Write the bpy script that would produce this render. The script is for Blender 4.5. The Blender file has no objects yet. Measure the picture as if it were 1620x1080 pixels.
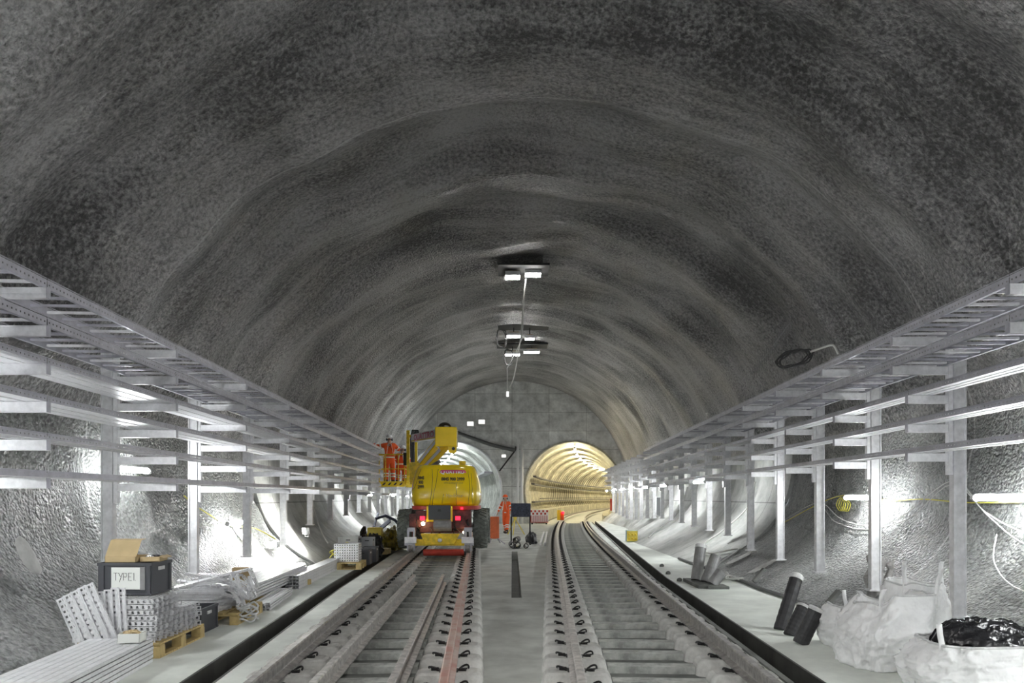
import bpy, bmesh, math, random
from mathutils import Vector, Matrix, noise
random.seed(7)
S = bpy.context.scene
COL = S.collection
F = 1150.0; CZ = 1.73; PX0 = 810.0; PY0 = 786.0
PI = math.pi
WZ = 0.18          # walkway level

# ------------------------------------------------------------------ place functions
def at(px, py, Y): return Vector(((px-PX0)*Y/F, Y, CZ-(py-PY0)*Y/F))
def lerp(a, b, t): return a+(b-a)*t
def sstep(a, b, x):
    t = max(0, min(1, (x-a)/(b-a))); return t*t*(3-2*t)
def xr(Y):                       # centre of the track running to the gold-lit tunnel
    if Y <= 20: return 1.29+.05*(Y-5.6)
    if Y <= 47: return 1.29+.05*(Y-5.6)+.00082*(Y-20)**2
    d = Y-47; return 3.96+.094*d+d*d/520
def xl(Y):                       # centre of the track under the lift
    v = -1.28-.0459*(Y-5.6)
    if Y > 25: v -= .66*((min(Y, 47)-25)/22)**2
    if Y > 47:
        d = Y-47; v = -3.84-.106*d-d*d/900
    return v
def vault(Y):
    t = (Y-9.4)/37.6
    return .24-.02*t, .95+.99*t, 6.05+1.21*t      # cx, cz, R
J = 2.9
def base_x(Y): return 4.23+1.6*sstep(24, 38, Y)
def wall_xz(side, Y, u):         # u 0 at the top of the lower wall, 1 at the walkway
    cx, c, R = vault(Y)
    X0 = math.sqrt(R*R-(J-c)**2)+side*cx
    J1 = .95
    b = base_x(Y)
    k = (X0-.0, J), (X0+.12, 1.15), (lerp(b, X0, .55), .62), (b, WZ)
    m = 1-u
    x = m**3*k[0][0]+3*m*m*u*k[1][0]+3*m*u*u*k[2][0]+u**3*k[3][0]
    z = m**3*k[0][1]+3*m*m*u*k[1][1]+3*m*u*u*k[2][1]+u**3*k[3][1]
    return x*side, z
def wall_z_at(side, Y, x):
    best = WZ
    for i in range(200):
        X, z = wall_xz(side, Y, 1-i/200)
        if abs(X) >= abs(x): return z
    return best
def wall_x_at(side, Y, z):
    if z > J:
        cx, c, R = vault(Y); return cx+side*math.sqrt(max(.01, R*R-(z-c)**2))
    for i in range(200):
        X, zz = wall_xz(side, Y, 1-i/200)
        if zz >= z: return X
    return X
def wall_patch(side, Y, u0, u1, w, label):
    def fn(a, v):
        r = math.sin(PI*min(1, max(0, v)))**.35; y = Y+(a-.5)*w*r; u = lerp(u0, u1, v); x, z = wall_xz(side, y, u); return (x-side*(.075+.02*math.sin(a*PI)), y, z+.01)
    o = MB().grid(fn, 8, 14).build('mortar_patch', 'patch', smooth=True); o['label'] = label; o['category'] = 'mortar patch'; o['group'] = 'mortar patches on the walls'
def hit(px, py, off=0.0):        # where a sight line meets the lining
    Y = 3.0
    while Y < 47:
        p = at(px, py, Y)
        s = 1 if p.x > 0 else -1
        cx, c, R = vault(Y)
        if p.z > J:
            if math.hypot(p.x-cx, p.z-c) > R+ripple(Y, 3*math.atan2(p.z-c, p.x-cx))-off: return p
        elif abs(p.x) > abs(wall_x_at(s, Y, max(p.z, WZ)))-off: return p
        Y += .02
    return at(px, py, 47)
def gut_r(Y): return lerp(2.56, 2.87, (Y-7.2)/6.8) if Y < 14 else 2.87+.073*(Y-14)
def gut_l(Y): return lerp(-2.7, -3.13, (Y-6.6)/6.2) if Y < 12.8 else -3.13-.045*(Y-12.8)

# ------------------------------------------------------------------ materials
def nd(t, ty, **k):
    n = t.nodes.new(ty)
    for a, b in k.items():
        if a in n.inputs: n.inputs[a].default_value = b
        else: setattr(n, a, b)
    return n
def mat(name, col, rough=.6, metal=0, var=.0, vscale=6, bump=0, bscale=30, bdist=.01, emit=None, es=0, spec=.5, alpha=None, stretch=None, detail=4, coat=0, col2=None):
    m = bpy.data.materials.new(name); m.use_nodes = True
    t = m.node_tree; b = t.nodes['Principled BSDF']; L = t.links.new
    b.inputs['Base Color'].default_value = (*col, 1); b.inputs['Roughness'].default_value = rough
    b.inputs['Metallic'].default_value = metal
    b.inputs['Specular IOR Level'].default_value = spec
    if coat: b.inputs['Coat Weight'].default_value = coat
    tc = nd(t, 'ShaderNodeTexCoord'); src = tc.outputs['Object']
    if stretch:
        mp = nd(t, 'ShaderNodeMapping'); mp.inputs['Scale'].default_value = stretch
        L(src, mp.inputs['Vector']); src = mp.outputs['Vector']
    if var or col2:
        n = nd(t, 'ShaderNodeTexNoise', Scale=vscale, Detail=detail, Roughness=.6); L(src, n.inputs['Vector'])
        r = nd(t, 'ShaderNodeValToRGB')
        c2 = col2 or tuple(min(1, c*(1+var)) for c in col); c1 = col if col2 else tuple(c*(1-var) for c in col)
        r.color_ramp.elements[0].position = .35; r.color_ramp.elements[1].position = .65
        r.color_ramp.elements[0].color = (*c1, 1); r.color_ramp.elements[1].color = (*c2, 1)
        L(n.outputs['Fac'], r.inputs['Fac']); L(r.outputs['Color'], b.inputs['Base Color'])
    if bump:
        n2 = nd(t, 'ShaderNodeTexNoise', Scale=bscale, Detail=3, Roughness=.6); L(src, n2.inputs['Vector'])
        bp = nd(t, 'ShaderNodeBump', Strength=bump, Distance=bdist); L(n2.outputs['Fac'], bp.inputs['Height']); L(bp.outputs['Normal'], b.inputs['Normal'])
    if emit:
        b.inputs['Emission Color'].default_value = (*emit, 1); b.inputs['Emission Strength'].default_value = es
    return m
def shotcrete(name, dark, light, near=True, streak=.7):
    m = bpy.data.materials.new(name); m.use_nodes = True
    t = m.node_tree; b = t.nodes['Principled BSDF']; L = t.links.new
    b.inputs['Roughness'].default_value = .33
    b.inputs['Specular IOR Level'].default_value = .7
    tc = nd(t, 'ShaderNodeTexCoord'); ob = tc.outputs['Object']
    geo = nd(t, 'ShaderNodeSeparateXYZ'); L(ob, geo.inputs[0])
    fade = nd(t, 'ShaderNodeMapRange'); fade.inputs['From Min'].default_value = 12; fade.inputs['From Max'].default_value = 30
    fade.inputs['To Min'].default_value = 1; fade.inputs['To Max'].default_value = .3; L(geo.outputs['Y'], fade.inputs['Value'])
    g = nd(t, 'ShaderNodeTexNoise', Scale=19, Detail=5, Roughness=.62); L(ob, g.inputs['Vector'])
    g2 = nd(t, 'ShaderNodeTexVoronoi', Scale=24); L(ob, g2.inputs['Vector'])
    mp = nd(t, 'ShaderNodeMapping'); mp.inputs['Scale'].default_value = (.25, 3.2, .25); L(ob, mp.inputs['Vector'])
    st = nd(t, 'ShaderNodeTexNoise', Scale=1.3, Detail=6, Roughness=.65); L(mp.outputs[0], st.inputs['Vector'])
    lo = nd(t, 'ShaderNodeTexNoise', Scale=.45, Detail=3); L(ob, lo.inputs['Vector'])
    mix = nd(t, 'ShaderNodeMath', operation='MULTIPLY_ADD'); L(st.outputs['Fac'], mix.inputs[0]); mix.inputs[1].default_value = .6
    L(lo.outputs['Fac'], mix.inputs[2])
    mix2 = nd(t, 'ShaderNodeMath', operation='MULTIPLY_ADD'); L(g.outputs['Fac'], mix2.inputs[0]); mix2.inputs[1].default_value = 1.15; L(mix.outputs[0], mix2.inputs[2])  # same grain as the bump: shading of the pits put into colour
    r = nd(t, 'ShaderNodeValToRGB'); r.color_ramp.elements[0].position = 1.15/1.8; r.color_ramp.elements[1].position = 1.60/1.8
    sc = nd(t, 'ShaderNodeMath', operation='MULTIPLY'); sc.inputs[1].default_value = 1/1.8; L(mix2.outputs[0], sc.inputs[0])
    r.color_ramp.elements[0].color = (*dark, 1); r.color_ramp.elements[1].color = (*light, 1)
    L(sc.outputs[0], r.inputs['Fac'])
    last = r.outputs['Color']
    # pale construction joint where one spray ring ends
    if near:
        wob = nd(t, 'ShaderNodeTexNoise', Scale=.8, Detail=2); L(ob, wob.inputs['Vector'])
        ad = nd(t, 'ShaderNodeMath', operation='MULTIPLY_ADD'); L(wob.outputs['Fac'], ad.inputs[0]); ad.inputs[1].default_value = .35; L(geo.outputs['Y'], ad.inputs[2])
        for y0, w in ((9.58, .018),):
            c = nd(t, 'ShaderNodeMath', operation='COMPARE'); L(ad.outputs[0], c.inputs[0]); c.inputs[1].default_value = y0; c.inputs[2].default_value = w
            br = nd(t, 'ShaderNodeTexNoise', Scale=1.7, Detail=5); L(ob, br.inputs['Vector'])
            mu = nd(t, 'ShaderNodeMath', operation='MULTIPLY'); L(c.outputs[0], mu.inputs[0]); L(br.outputs['Fac'], mu.inputs[1])
            mx = nd(t, 'ShaderNodeMixRGB'); L(mu.outputs[0], mx.inputs[0]); L(last, mx.inputs[1]); mx.inputs[2].default_value = (.75, .75, .74, 1); last = mx.outputs[0]
    L(last, b.inputs['Base Color'])
    h = nd(t, 'ShaderNodeMath', operation='MULTIPLY_ADD'); L(g2.outputs['Distance'], h.inputs[0]); h.inputs[1].default_value = -.5; L(g.outputs['Fac'], h.inputs[2])
    h2 = nd(t, 'ShaderNodeMath', operation='MULTIPLY'); L(h.outputs[0], h2.inputs[0]); L(fade.outputs[0], h2.inputs[1])
    bp = nd(t, 'ShaderNodeBump', Strength=1.0, Distance=.2); L(h2.outputs[0], bp.inputs['Height'])
    bp2 = nd(t, 'ShaderNodeBump', Strength=streak, Distance=.05); L(st.outputs['Fac'], bp2.inputs['Height']); L(bp.outputs[0], bp2.inputs['Normal'])
    L(bp2.outputs[0], b.inputs['Normal'])
    return m
def panel_concrete(name, col, sx, sz, axis='XZ', mort=.012):
    m = bpy.data.materials.new(name); m.use_nodes = True
    t = m.node_tree; b = t.nodes['Principled BSDF']; L = t.links.new
    b.inputs['Roughness'].default_value = .7
    tc = nd(t, 'ShaderNodeTexCoord'); ob = tc.outputs['Object']
    se = nd(t, 'ShaderNodeSeparateXYZ'); L(ob, se.inputs[0]); co = nd(t, 'ShaderNodeCombineXYZ')
    L(se.outputs[axis[0]], co.inputs[0]); L(se.outputs[axis[1]], co.inputs[1])
    br = nd(t, 'ShaderNodeTexBrick'); br.inputs['Scale'].default_value = 1; br.inputs['Brick Width'].default_value = sx; br.inputs['Row Height'].default_value = sz
    br.inputs['Mortar Size'].default_value = mort; br.offset = .0; L(co.outputs[0], br.inputs['Vector'])
    br.inputs['Color1'].default_value = (1, 1, 1, 1); br.inputs['Color2'].default_value = (.84, .84, .84, 1); br.inputs['Mortar'].default_value = (.35, .35, .35, 1)
    n = nd(t, 'ShaderNodeTexNoise', Scale=1.6, Detail=8, Roughness=.7); L(ob, n.inputs['Vector'])
    r = nd(t, 'ShaderNodeValToRGB'); r.color_ramp.elements[0].position = .3; r.color_ramp.elements[1].position = .7
    r.color_ramp.elements[0].color = (*[c*.55 for c in col], 1); r.color_ramp.elements[1].color = (*[min(1, c*1.3) for c in col], 1); L(n.outputs['Fac'], r.inputs['Fac'])
    mx = nd(t, 'ShaderNodeMixRGB', blend_type='MULTIPLY'); mx.inputs[0].default_value = 1; L(r.outputs[0], mx.inputs[1]); L(br.outputs['Color'], mx.inputs[2])
    L(mx.outputs[0], b.inputs['Base Color'])
    bp = nd(t, 'ShaderNodeBump', Strength=.5, Distance=.02); L(n.outputs['Fac'], bp.inputs['Height']); L(bp.outputs[0], b.inputs['Normal'])
    return m

M = {}
M['vault'] = shotcrete('vault shotcrete', (.09, .088, .089), (.58, .57, .565))
M['wallrough'] = shotcrete('wall shotcrete', (.13, .135, .13), (.46, .47, .46), streak=.12)
M['lining'] = panel_concrete('cast lining', (.50, .51, .49), 2.4, 1.6, 'YZ')
M['head'] = panel_concrete('headwall concrete', (.74, .75, .74), 2.4, 1.2, 'XZ')
M['walk'] = mat('walkway concrete', (.76, .79, .74), .75, var=.16, vscale=1.3, bump=.3, bscale=40, bdist=.004, detail=8)
M['slab'] = mat('slab concrete', (.55, .565, .53), .75, var=.22, vscale=1.5, bump=.3, bscale=30, bdist=.005, detail=8)
M['bed'] = mat('track bed concrete', (.15, .155, .145), .7, var=.35, vscale=2.2, bump=.4, bscale=25, bdist=.006, detail=8)
M['gut'] = mat('gutter concrete', (.075, .075, .068), .6, var=.3, vscale=3)
M['block'] = mat('sleeper concrete', (.52, .515, .49), .75, var=.18, vscale=9, bump=.3, bscale=60, bdist=.004)
M['tie'] = mat('tie concrete', (.38, .39, .365), .75, var=.35, vscale=7)
M['rail'] = mat('rail steel', (.33, .315, .30), .45, .55, var=.3, vscale=14)
M['railold'] = mat('unused rail steel', (.44, .42, .40), .5, .35, var=.3, vscale=14)
M['railred'] = mat('red coated rail', (.42, .22, .18), .5, .2, col2=(.50, .42, .38), vscale=3)
M['clip'] = mat('clip black', (.015, .015, .015), .4, .2)
M['galv'] = mat('galvanised steel', (.74, .74, .76), .4, .35, var=.12, vscale=12)
M['galvd'] = mat('galvanised tray', (.46, .46, .51), .42, .6, var=.12, vscale=9)
M['galvl'] = mat('pale galvanised', (.82, .82, .84), .45, .3, var=.08, vscale=20)
M['lamp'] = mat('lamp tube', (1, 1, 1), .4, emit=(.97, 1, 1), es=50)
M['lampw'] = mat('warm lamp tube', (1, 1, 1), .4, emit=(1, .88, .62), es=34)
M['lampc'] = mat('tunnel cool tube', (1, 1, 1), .4, emit=(.93, 1, 1), es=20)
M['flood'] = mat('flood glass', (1, 1, 1), .3, emit=(1, 1, .93), es=60)
M['fit'] = mat('fitting white', (.72, .71, .68), .5, emit=(1, .98, .95), es=.5)
M['fiton'] = mat('panel lamp lit', (.72, .71, .68), .5, emit=(1, .98, .95), es=24)
M['fitbody'] = mat('lamp housing', (.5, .5, .5), .5)
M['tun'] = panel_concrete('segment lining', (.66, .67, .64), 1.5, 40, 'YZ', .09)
M['tunw'] = panel_concrete('segment lining warm tint', (.66, .63, .50), 1.5, 40, 'YZ', .09)  # warm lamplight tint is put into this lining colour
M['dark'] = mat('dark', (.03, .03, .03), .6)
M['yel'] = mat('yellow paint', (.95, .68, .01), .25, coat=.6, var=.04, vscale=3)
M['yelold'] = mat('worn yellow', (.80, .56, .02), .45, var=.25, vscale=9)
M['redp'] = mat('red paint', (.48, .05, .03), .5, var=.2, vscale=5)
M['maroon'] = mat('grimy maroon', (.11, .03, .028), .55, var=.5, vscale=9)
M['grm'] = mat('machine grey', (.28, .28, .28), .5, .3, var=.2)
M['tyre'] = mat('tyre', (.20, .22, .20), .85, var=.3, vscale=12)
M['white'] = mat('white paint', (.85, .85, .85), .4)
M['whitec'] = mat('white cloth', (.84, .84, .84), .75, var=.08, vscale=3, bump=.9, bscale=5, bdist=.06)
M['logo'] = mat('logo magenta', (.62, .06, .16), .4)
M['blk'] = mat('black print', (.02, .02, .02), .5)
M['tail'] = mat('red tail light', (.9, .02, .04), .3, emit=(1, .006, .02), es=2.2)
M['amber'] = mat('reversing light', (1, .8, .5), .3, emit=(1, .72, .38), es=14)
M['wood'] = mat('pallet wood', (.50, .38, .17), .75, var=.25, vscale=6, stretch=(1, 8, 1))
M['card'] = mat('cardboard', (.56, .43, .24), .8, var=.08, vscale=5)
M['crate'] = mat('dark crate plastic', (.065, .068, .078), .5)
M['crateg'] = mat('grey crate plastic', (.35, .36, .37), .5)
M['plas'] = mat('black polythene', (.012, .012, .014), .22, bump=.6, bscale=8, bdist=.03)
M['pipe'] = mat('black duct', (.035, .035, .038), .5, var=.3, vscale=8)
M['cap'] = mat('taped cap', (.62, .62, .62), .6, var=.2, vscale=12)
M['yelbox'] = mat('yellow plastic', (.78, .62, .10), .5)
M['yeltarp'] = mat('olive yellow sheet', (.36, .28, .03), .6, col2=(.10, .085, .02), vscale=9, bump=.6, bscale=12, bdist=.03)
M['skin'] = mat('skin', (.55, .33, .24), .55)
M['orange'] = mat('hi-vis orange', (.95, .13, .02), .7, var=.06)
M['refl'] = mat('reflective tape', (.9, .92, .88), .35)
M['navy'] = mat('navy cloth', (.03, .035, .06), .8)
M['boot'] = mat('boot leather', (.04, .03, .025), .6)
M['cable'] = mat('pale cable', (.62, .62, .60), .6)
M['cabley'] = mat('yellow cable', (.72, .66, .12), .5)
M['cabled'] = mat('dark cable', (.10, .10, .10), .6)
M['orb'] = mat('orange board', (.75, .17, .06), .6, var=.1)
M['rag'] = mat('grey rag', (.33, .32, .31), .9, var=.25, vscale=12, bump=.6, bscale=14, bdist=.03)
M['slate'] = mat('sign back', (.045, .055, .085), .5, var=.5, vscale=14)
M['patch'] = mat('pale mortar', (.56, .56, .54), .8, var=.15, vscale=6)
M['cyan'] = mat('pale cyan', (.45, .62, .62), .5)

# ------------------------------------------------------------------ mesh builder
class MB:
    def __init__(s): s.v = []; s.f = []
    def add(s, vs, fs):
        b = len(s.v); s.v += [tuple(v) for v in vs]; s.f += [tuple(b+i for i in f) for f in fs]; return s
    def box(s, c, d, R=None):
        c = Vector(c); hx, hy, hz = d[0]/2, d[1]/2, d[2]/2
        vs = [Vector((x, y, z)) for x in (-hx, hx) for y in (-hy, hy) for z in (-hz, hz)]
        if R is not None: vs = [R @ v for v in vs]
        return s.add([c+v for v in vs], [(0, 1, 3, 2), (4, 6, 7, 5), (0, 4, 5, 1), (2, 3, 7, 6), (0, 2, 6, 4), (1, 5, 7, 3)])
    def bx(s, a, b):
        return s.box([(a[i]+b[i])/2 for i in range(3)], [abs(b[i]-a[i]) for i in range(3)])
    def bar(s, p, q, w, h):
        p, q = Vector(p), Vector(q); d = q-p; L = d.length
        R = d.to_track_quat('Y', 'Z').to_matrix()
        return s.box((p+q)/2, (w, L, h), R)
    def prism(s, prof, p, q, cap=True, up='Z'):
        p, q = Vector(p), Vector(q); R = (q-p).to_track_quat('Y', up).to_matrix(); n = len(prof)
        vs = [p+R @ Vector((a, 0, b)) for a, b in prof]+[q+R @ Vector((a, 0, b)) for a, b in prof]
        fs = [(i, (i+1) % n, n+(i+1) % n, n+i) for i in range(n)]
        if cap: fs += [tuple(range(n))[::-1], tuple(range(n, 2*n))]
        return s.add(vs, fs)
    def sweep(s, prof, path, cap=True):     # profile (x,z) carried along a path that runs mostly in Y
        n = len(prof); b = len(s.v); m = len(path)
        for i, p in enumerate(path):
            a = Vector(path[max(0, i-1)]); c = Vector(path[min(m-1, i+1)]); d = (c-a).normalized()
            sd = Vector((d.y, -d.x, 0)).normalized()
            for (x, z) in prof: s.v.append(tuple(Vector(p)+sd*x+Vector((0, 0, z))))
        for i in range(m-1):
            for j in range(n):
                k = (j+1) % n; s.f.append((b+i*n+j, b+i*n+k, b+(i+1)*n+k, b+(i+1)*n+j))
        if cap: s.f += [tuple(b+j for j in range(n))[::-1], tuple(b+(m-1)*n+j for j in range(n))]
        return s
    def tube(s, path, r, n=8, cap=True):
        path = [Vector(p) for p in path]; m = len(path); b = len(s.v); prev = None
        rr = r if isinstance(r, (list, tuple)) else [r]*m
        for i, p in enumerate(path):
            d = (path[min(m-1, i+1)]-path[max(0, i-1)]).normalized()
            if prev is None:
                u = d.orthogonal().normalized()
            else:
                u = prev-d*prev.dot(d); u = u.normalized() if u.length > 1e-5 else d.orthogonal().normalized()
            prev = u; w = d.cross(u)
            for j in range(n):
                a = 2*PI*j/n; s.v.append(tuple(p+(u*math.cos(a)+w*math.sin(a))*rr[i]))
        for i in range(m-1):
            for j in range(n):
                k = (j+1) % n; s.f.append((b+i*n+j, b+i*n+k, b+(i+1)*n+k, b+(i+1)*n+j))
        if cap: s.f += [tuple(b+j for j in range(n))[::-1], tuple(b+(m-1)*n+j for j in range(n))]
        return s
    def hollow(s, p, q, r, t, n=16):
        p, q = Vector(p), Vector(q); d = (q-p).normalized(); u = d.orthogonal().normalized(); w = d.cross(u); b = len(s.v)
        for (c, R) in ((p, r), (q, r), (q, r-t), (p, r-t)):
            for j in range(n):
                a = 2*PI*j/n; s.v.append(tuple(c+(u*math.cos(a)+w*math.sin(a))*R))
        for i in range(4):
            for j in range(n):
                k = (j+1) % n; i2 = (i+1) % 4; s.f.append((b+i*n+j, b+i*n+k, b+i2*n+k, b+i2*n+j))
        return s
    def loft(s, rings, cap=True):
        n = len(rings[0]); b = len(s.v)
        for r in rings: s.v += [tuple(p) for p in r]
        for i in range(len(rings)-1):
            for j in range(n):
                k = (j+1) % n; s.f.append((b+i*n+j, b+i*n+k, b+(i+1)*n+k, b+(i+1)*n+j))
        if cap: s.f += [tuple(b+j for j in range(n))[::-1], tuple(b+(len(rings)-1)*n+j for j in range(n))]
        return s
    def grid(s, fn, nu, nv):
        b = len(s.v)
        for i in range(nu+1):
            for j in range(nv+1): s.v.append(tuple(fn(i/nu, j/nv)))
        for i in range(nu):
            for j in range(nv):
                a = b+i*(nv+1)+j; s.f.append((a, a+1, a+nv+2, a+nv+1))
        return s
    def perf(s, L, W, O, U, V, pitch, hole, rows=1, t=.0015):
        # a sheet strip L long (along U), W wide (along V) with a row of real holes
        O, U, V = Vector(O), Vector(U).normalized(), Vector(V).normalized(); n = max(1, int(L/pitch)); pt = L/n
        hw = min(hole, W/rows*.6)
        def q(u0, u1, v0, v1): s.add([O+U*u0+V*v0, O+U*u1+V*v0, O+U*u1+V*v1, O+U*u0+V*v1], [(0, 1, 2, 3)])
        rw = W/rows
        for r in range(rows):
            a = r*rw; q(0, L, a, a+(rw-hw)/2); q(0, L, a+(rw+hw)/2, a+rw)
            for i in range(n+1):
                x0 = i*pt-(pt-hole)/2; x1 = i*pt+(pt-hole)/2
                q(max(0, x0), min(L, x1), a+(rw-hw)/2, a+(rw+hw)/2)
        return s
    def blob(s, c, r, n=12, amp=.15, sc=2.0, seed=0, flat=None):
        c = Vector(c)
        def fn(u, v):
            th = v*2*PI; ph = u*PI
            d = Vector((math.sin(ph)*math.cos(th), math.sin(ph)*math.sin(th), math.cos(ph)))
            k = 1+amp*noise.noise(d*sc+Vector((seed, seed*.7, 0)))*2
            p = Vector((d.x*r[0], d.y*r[1], d.z*r[2]))*k
            q = c+p
            if flat is not None: q.z = max(q.z, flat)
            return q
        return s.grid(fn, n, n*2)
    def build(s, name, m, parent=None, smooth=False, loc=None, fix=False):
        me = bpy.data.meshes.new(name); me.from_pydata(s.v, [], s.f)
        if fix:
            bm = bmesh.new(); bm.from_mesh(me); bmesh.ops.remove_doubles(bm, verts=bm.verts, dist=1e-5); bmesh.ops.recalc_face_normals(bm, faces=bm.faces); bm.to_mesh(me); bm.free()
        me.materials.append(M[m] if isinstance(m, str) else m)
        if smooth:
            me.polygons.foreach_set('use_smooth', [True]*len(me.polygons))
        me.update()
        o = bpy.data.objects.new(name, me); COL.objects.link(o)
        if parent: o.parent = parent
        if loc is not None: o.location = loc
        return o
def bevel(o, w=.01, seg=2):
    md = o.modifiers.new('b', 'BEVEL'); md.width = w; md.segments = seg; md.limit_method = 'ANGLE'; return o
def tag(o, label, cat, group=None):
    o['label'] = label; o['category'] = cat
    if group: o['group'] = group
    return o
def thing(name, label, cat, loc=(0, 0, 0), rz=0, group=None):
    o = bpy.data.objects.new(name, None); COL.objects.link(o); o.location = loc; o.rotation_euler = (0, 0, rz); o.empty_display_size = .1
    return tag(o, label, cat, group)
def struct(o): o['kind'] = 'structure'; return o
def dup(root, loc=None, rz=None, label=None, group=None, rot=None, scale=None):
    r = root.copy(); COL.objects.link(r)
    if loc is not None: r.location = loc
    if rz is not None: r.rotation_euler = (0, 0, rz)
    if rot is not None: r.rotation_euler = rot
    if scale is not None: r.scale = scale
    if label: r['label'] = label
    if group: r['group'] = group
    for ch in list(root.children):
        c = ch.copy(); COL.objects.link(c); c.parent = r
        for g in list(ch.children):
            d = g.copy(); COL.objects.link(d); d.parent = c
    return r
ORD = 'first second third fourth fifth sixth seventh eighth ninth tenth eleventh twelfth thirteenth fourteenth fifteenth sixteenth seventeenth eighteenth nineteenth'.split()
TENS = ['', '', 'twenty', 'thirty', 'forty', 'fifty', 'sixty', 'seventy', 'eighty']
def ordw(i):   # 0 based
    n = i+1
    if n <= 19: return ORD[n-1]
    t, u = divmod(n, 10)
    return TENS[t]+'-'+ORD[u-1] if u else (TENS[t][:-1]+'ieth')
def text_mesh(txt, size, name, m, parent, fn, ext=.0, bold=0, shear=0, align='CENTER', sx=1):
    c = bpy.data.curves.new('t', 'FONT'); c.body = txt; c.size = size; c.align_x = align; c.align_y = 'CENTER'; c.offset = bold; c.shear = shear; c.resolution_u = 3
    o = bpy.data.objects.new('t', c); COL.objects.link(o)
    bpy.context.view_layer.update()
    me = bpy.data.meshes.new_from_object(o); bpy.data.objects.remove(o)
    bm = bmesh.new(); bm.from_mesh(me); bmesh.ops.subdivide_edges(bm, edges=[e for e in bm.edges if e.calc_length() > size*.5], cuts=1)
    for v in bm.verts: v.co = Vector(fn(v.co.x*sx, v.co.y))
    bm.to_mesh(me); bm.free(); me.materials.clear(); me.materials.append(M[m])
    o = bpy.data.objects.new(name, me); COL.objects.link(o); o.parent = parent
    return o

# ------------------------------------------------------------------ the cavern
Y0, Y1 = -9.0, 47.0
def ripple(Y, a):
    r = .12*math.sin(2*PI*Y/3.3+.6+.5*math.sin(a*.8))+.045*math.sin(2*PI*Y/1.25+1.3)
    r += .22*(noise.noise(Vector((Y*.45, a*1.1, 3.1))))+.05*noise.noise(Vector((Y*1.3, a*3.0, 7)))
    k = sstep(-2, 2, Y)
    return r*(.9 if Y < 20 else .9-.35*sstep(20, 32, Y))
def vault_mesh():
    NY, NA = 300, 120
    b = MB()
    def fn(u, v):
        Y = lerp(Y0, Y1, u); cx, c, R = vault(Y); a0 = math.asin((J-c)/R); a = lerp(a0, PI-a0, v)
        e = min(1, min(v, 1-v)/.04)
        r = R+ripple(Y, a*3)*e*(1-sstep(46, 47, Y))
        return (cx+r*math.cos(a), Y, c+r*math.sin(a))
    b.grid(fn, NY, NA)
    o = b.build('ceiling', 'vault', smooth=True); return struct(o)
vault_mesh()
YL = 16.0
for side, nm in ((-1, 'left'), (1, 'right')):
    def fn(u, v, side=side):
        Y = lerp(Y0, YL+.1, u); x, z = wall_xz(side, Y, v)
        e = min(1, min(v, 1-v)/.08)
        return (x+side*e*(.10*noise.noise(Vector((Y*.7, z*1.2, side*5)))+.05*noise.noise(Vector((Y*2.3, z*2.6, side*9)))), Y, z)
    struct(MB().grid(fn, 180, 36).build('wall_'+nm, 'wallrough', smooth=True))
    def fn2(u, v, side=side):
        Y = lerp(YL, Y1, u); x, z = wall_xz(side, Y, v)
        ph = ((Y-YL)/2.25) % 1
        off = -.06-(.24 if Y > 23 else .13)*max(0, math.sin(ph*PI))**.5*min(1, (1-v)/.2)*min(1, v/.05+.3)
        return (x+side*off, Y, z)
    struct(MB().grid(fn2, 330, 26).build('wall_'+nm+'_lining', 'lining', smooth=True))
    b = MB()                      # the step where the cast lining begins
    ring = [wall_xz(side, YL, i/26) for i in range(27)]
    for i in range(26):
        (x0, z0), (x1, z1) = ring[i], ring[i+1]
        b.add([(x0, YL, z0), (x1, YL, z1), (x1-side*.08, YL, z1), (x0-side*.08, YL, z0)], [(0, 1, 2, 3)])
    struct(b.build('trim_1' if side < 0 else 'trim_2', 'lining'))

# headwall with two round openings
TR = 3.1; TCZ = 2.14; TLX, TRX = -3.84, 3.96
def headwall():
    bm = bmesh.new()
    def loop(pts):
        vs = [bm.verts.new((x, 47.0, z)) for x, z in pts]
        for i in range(len(vs)): bm.edges.new((vs[i], vs[(i+1) % len(vs)]))
    cx, c, R = vault(47)
    loop([(cx+(R+.5)*math.cos(a), max(-1.5, c+(R+.5)*math.sin(a))) for a in [i*2*PI/96 for i in range(96)]])
    for x in (TLX, TRX): loop([(x+TR*math.cos(a), TCZ+TR*math.sin(a)) for a in [i*2*PI/64 for i in range(64)]])
    bmesh.ops.triangle_fill(bm, use_beauty=True, use_dissolve=False, edges=bm.edges, normal=(0, -1, 0))
    for f in list(bm.faces):
        q = f.calc_center_median()
        for x in (TLX, TRX):
            if math.hypot(q.x-x, q.z-TCZ) < TR*.93: bm.faces.remove(f); break
    me = bpy.data.meshes.new('wall_back'); bm.to_mesh(me); bm.free(); me.materials.append(M['head'])
    o = bpy.data.objects.new('wall_back', me); COL.objects.link(o); struct(o)
headwall()
for k, (x, mt) in enumerate(((TLX, 'galvl'), (TRX, 'tunw'))):
    b = MB()
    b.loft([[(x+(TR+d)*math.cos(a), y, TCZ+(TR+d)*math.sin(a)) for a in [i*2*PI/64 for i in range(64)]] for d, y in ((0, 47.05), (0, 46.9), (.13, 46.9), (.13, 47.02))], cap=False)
    struct(b.build('trim_%d' % (3+k), mt, smooth=True))
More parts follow.
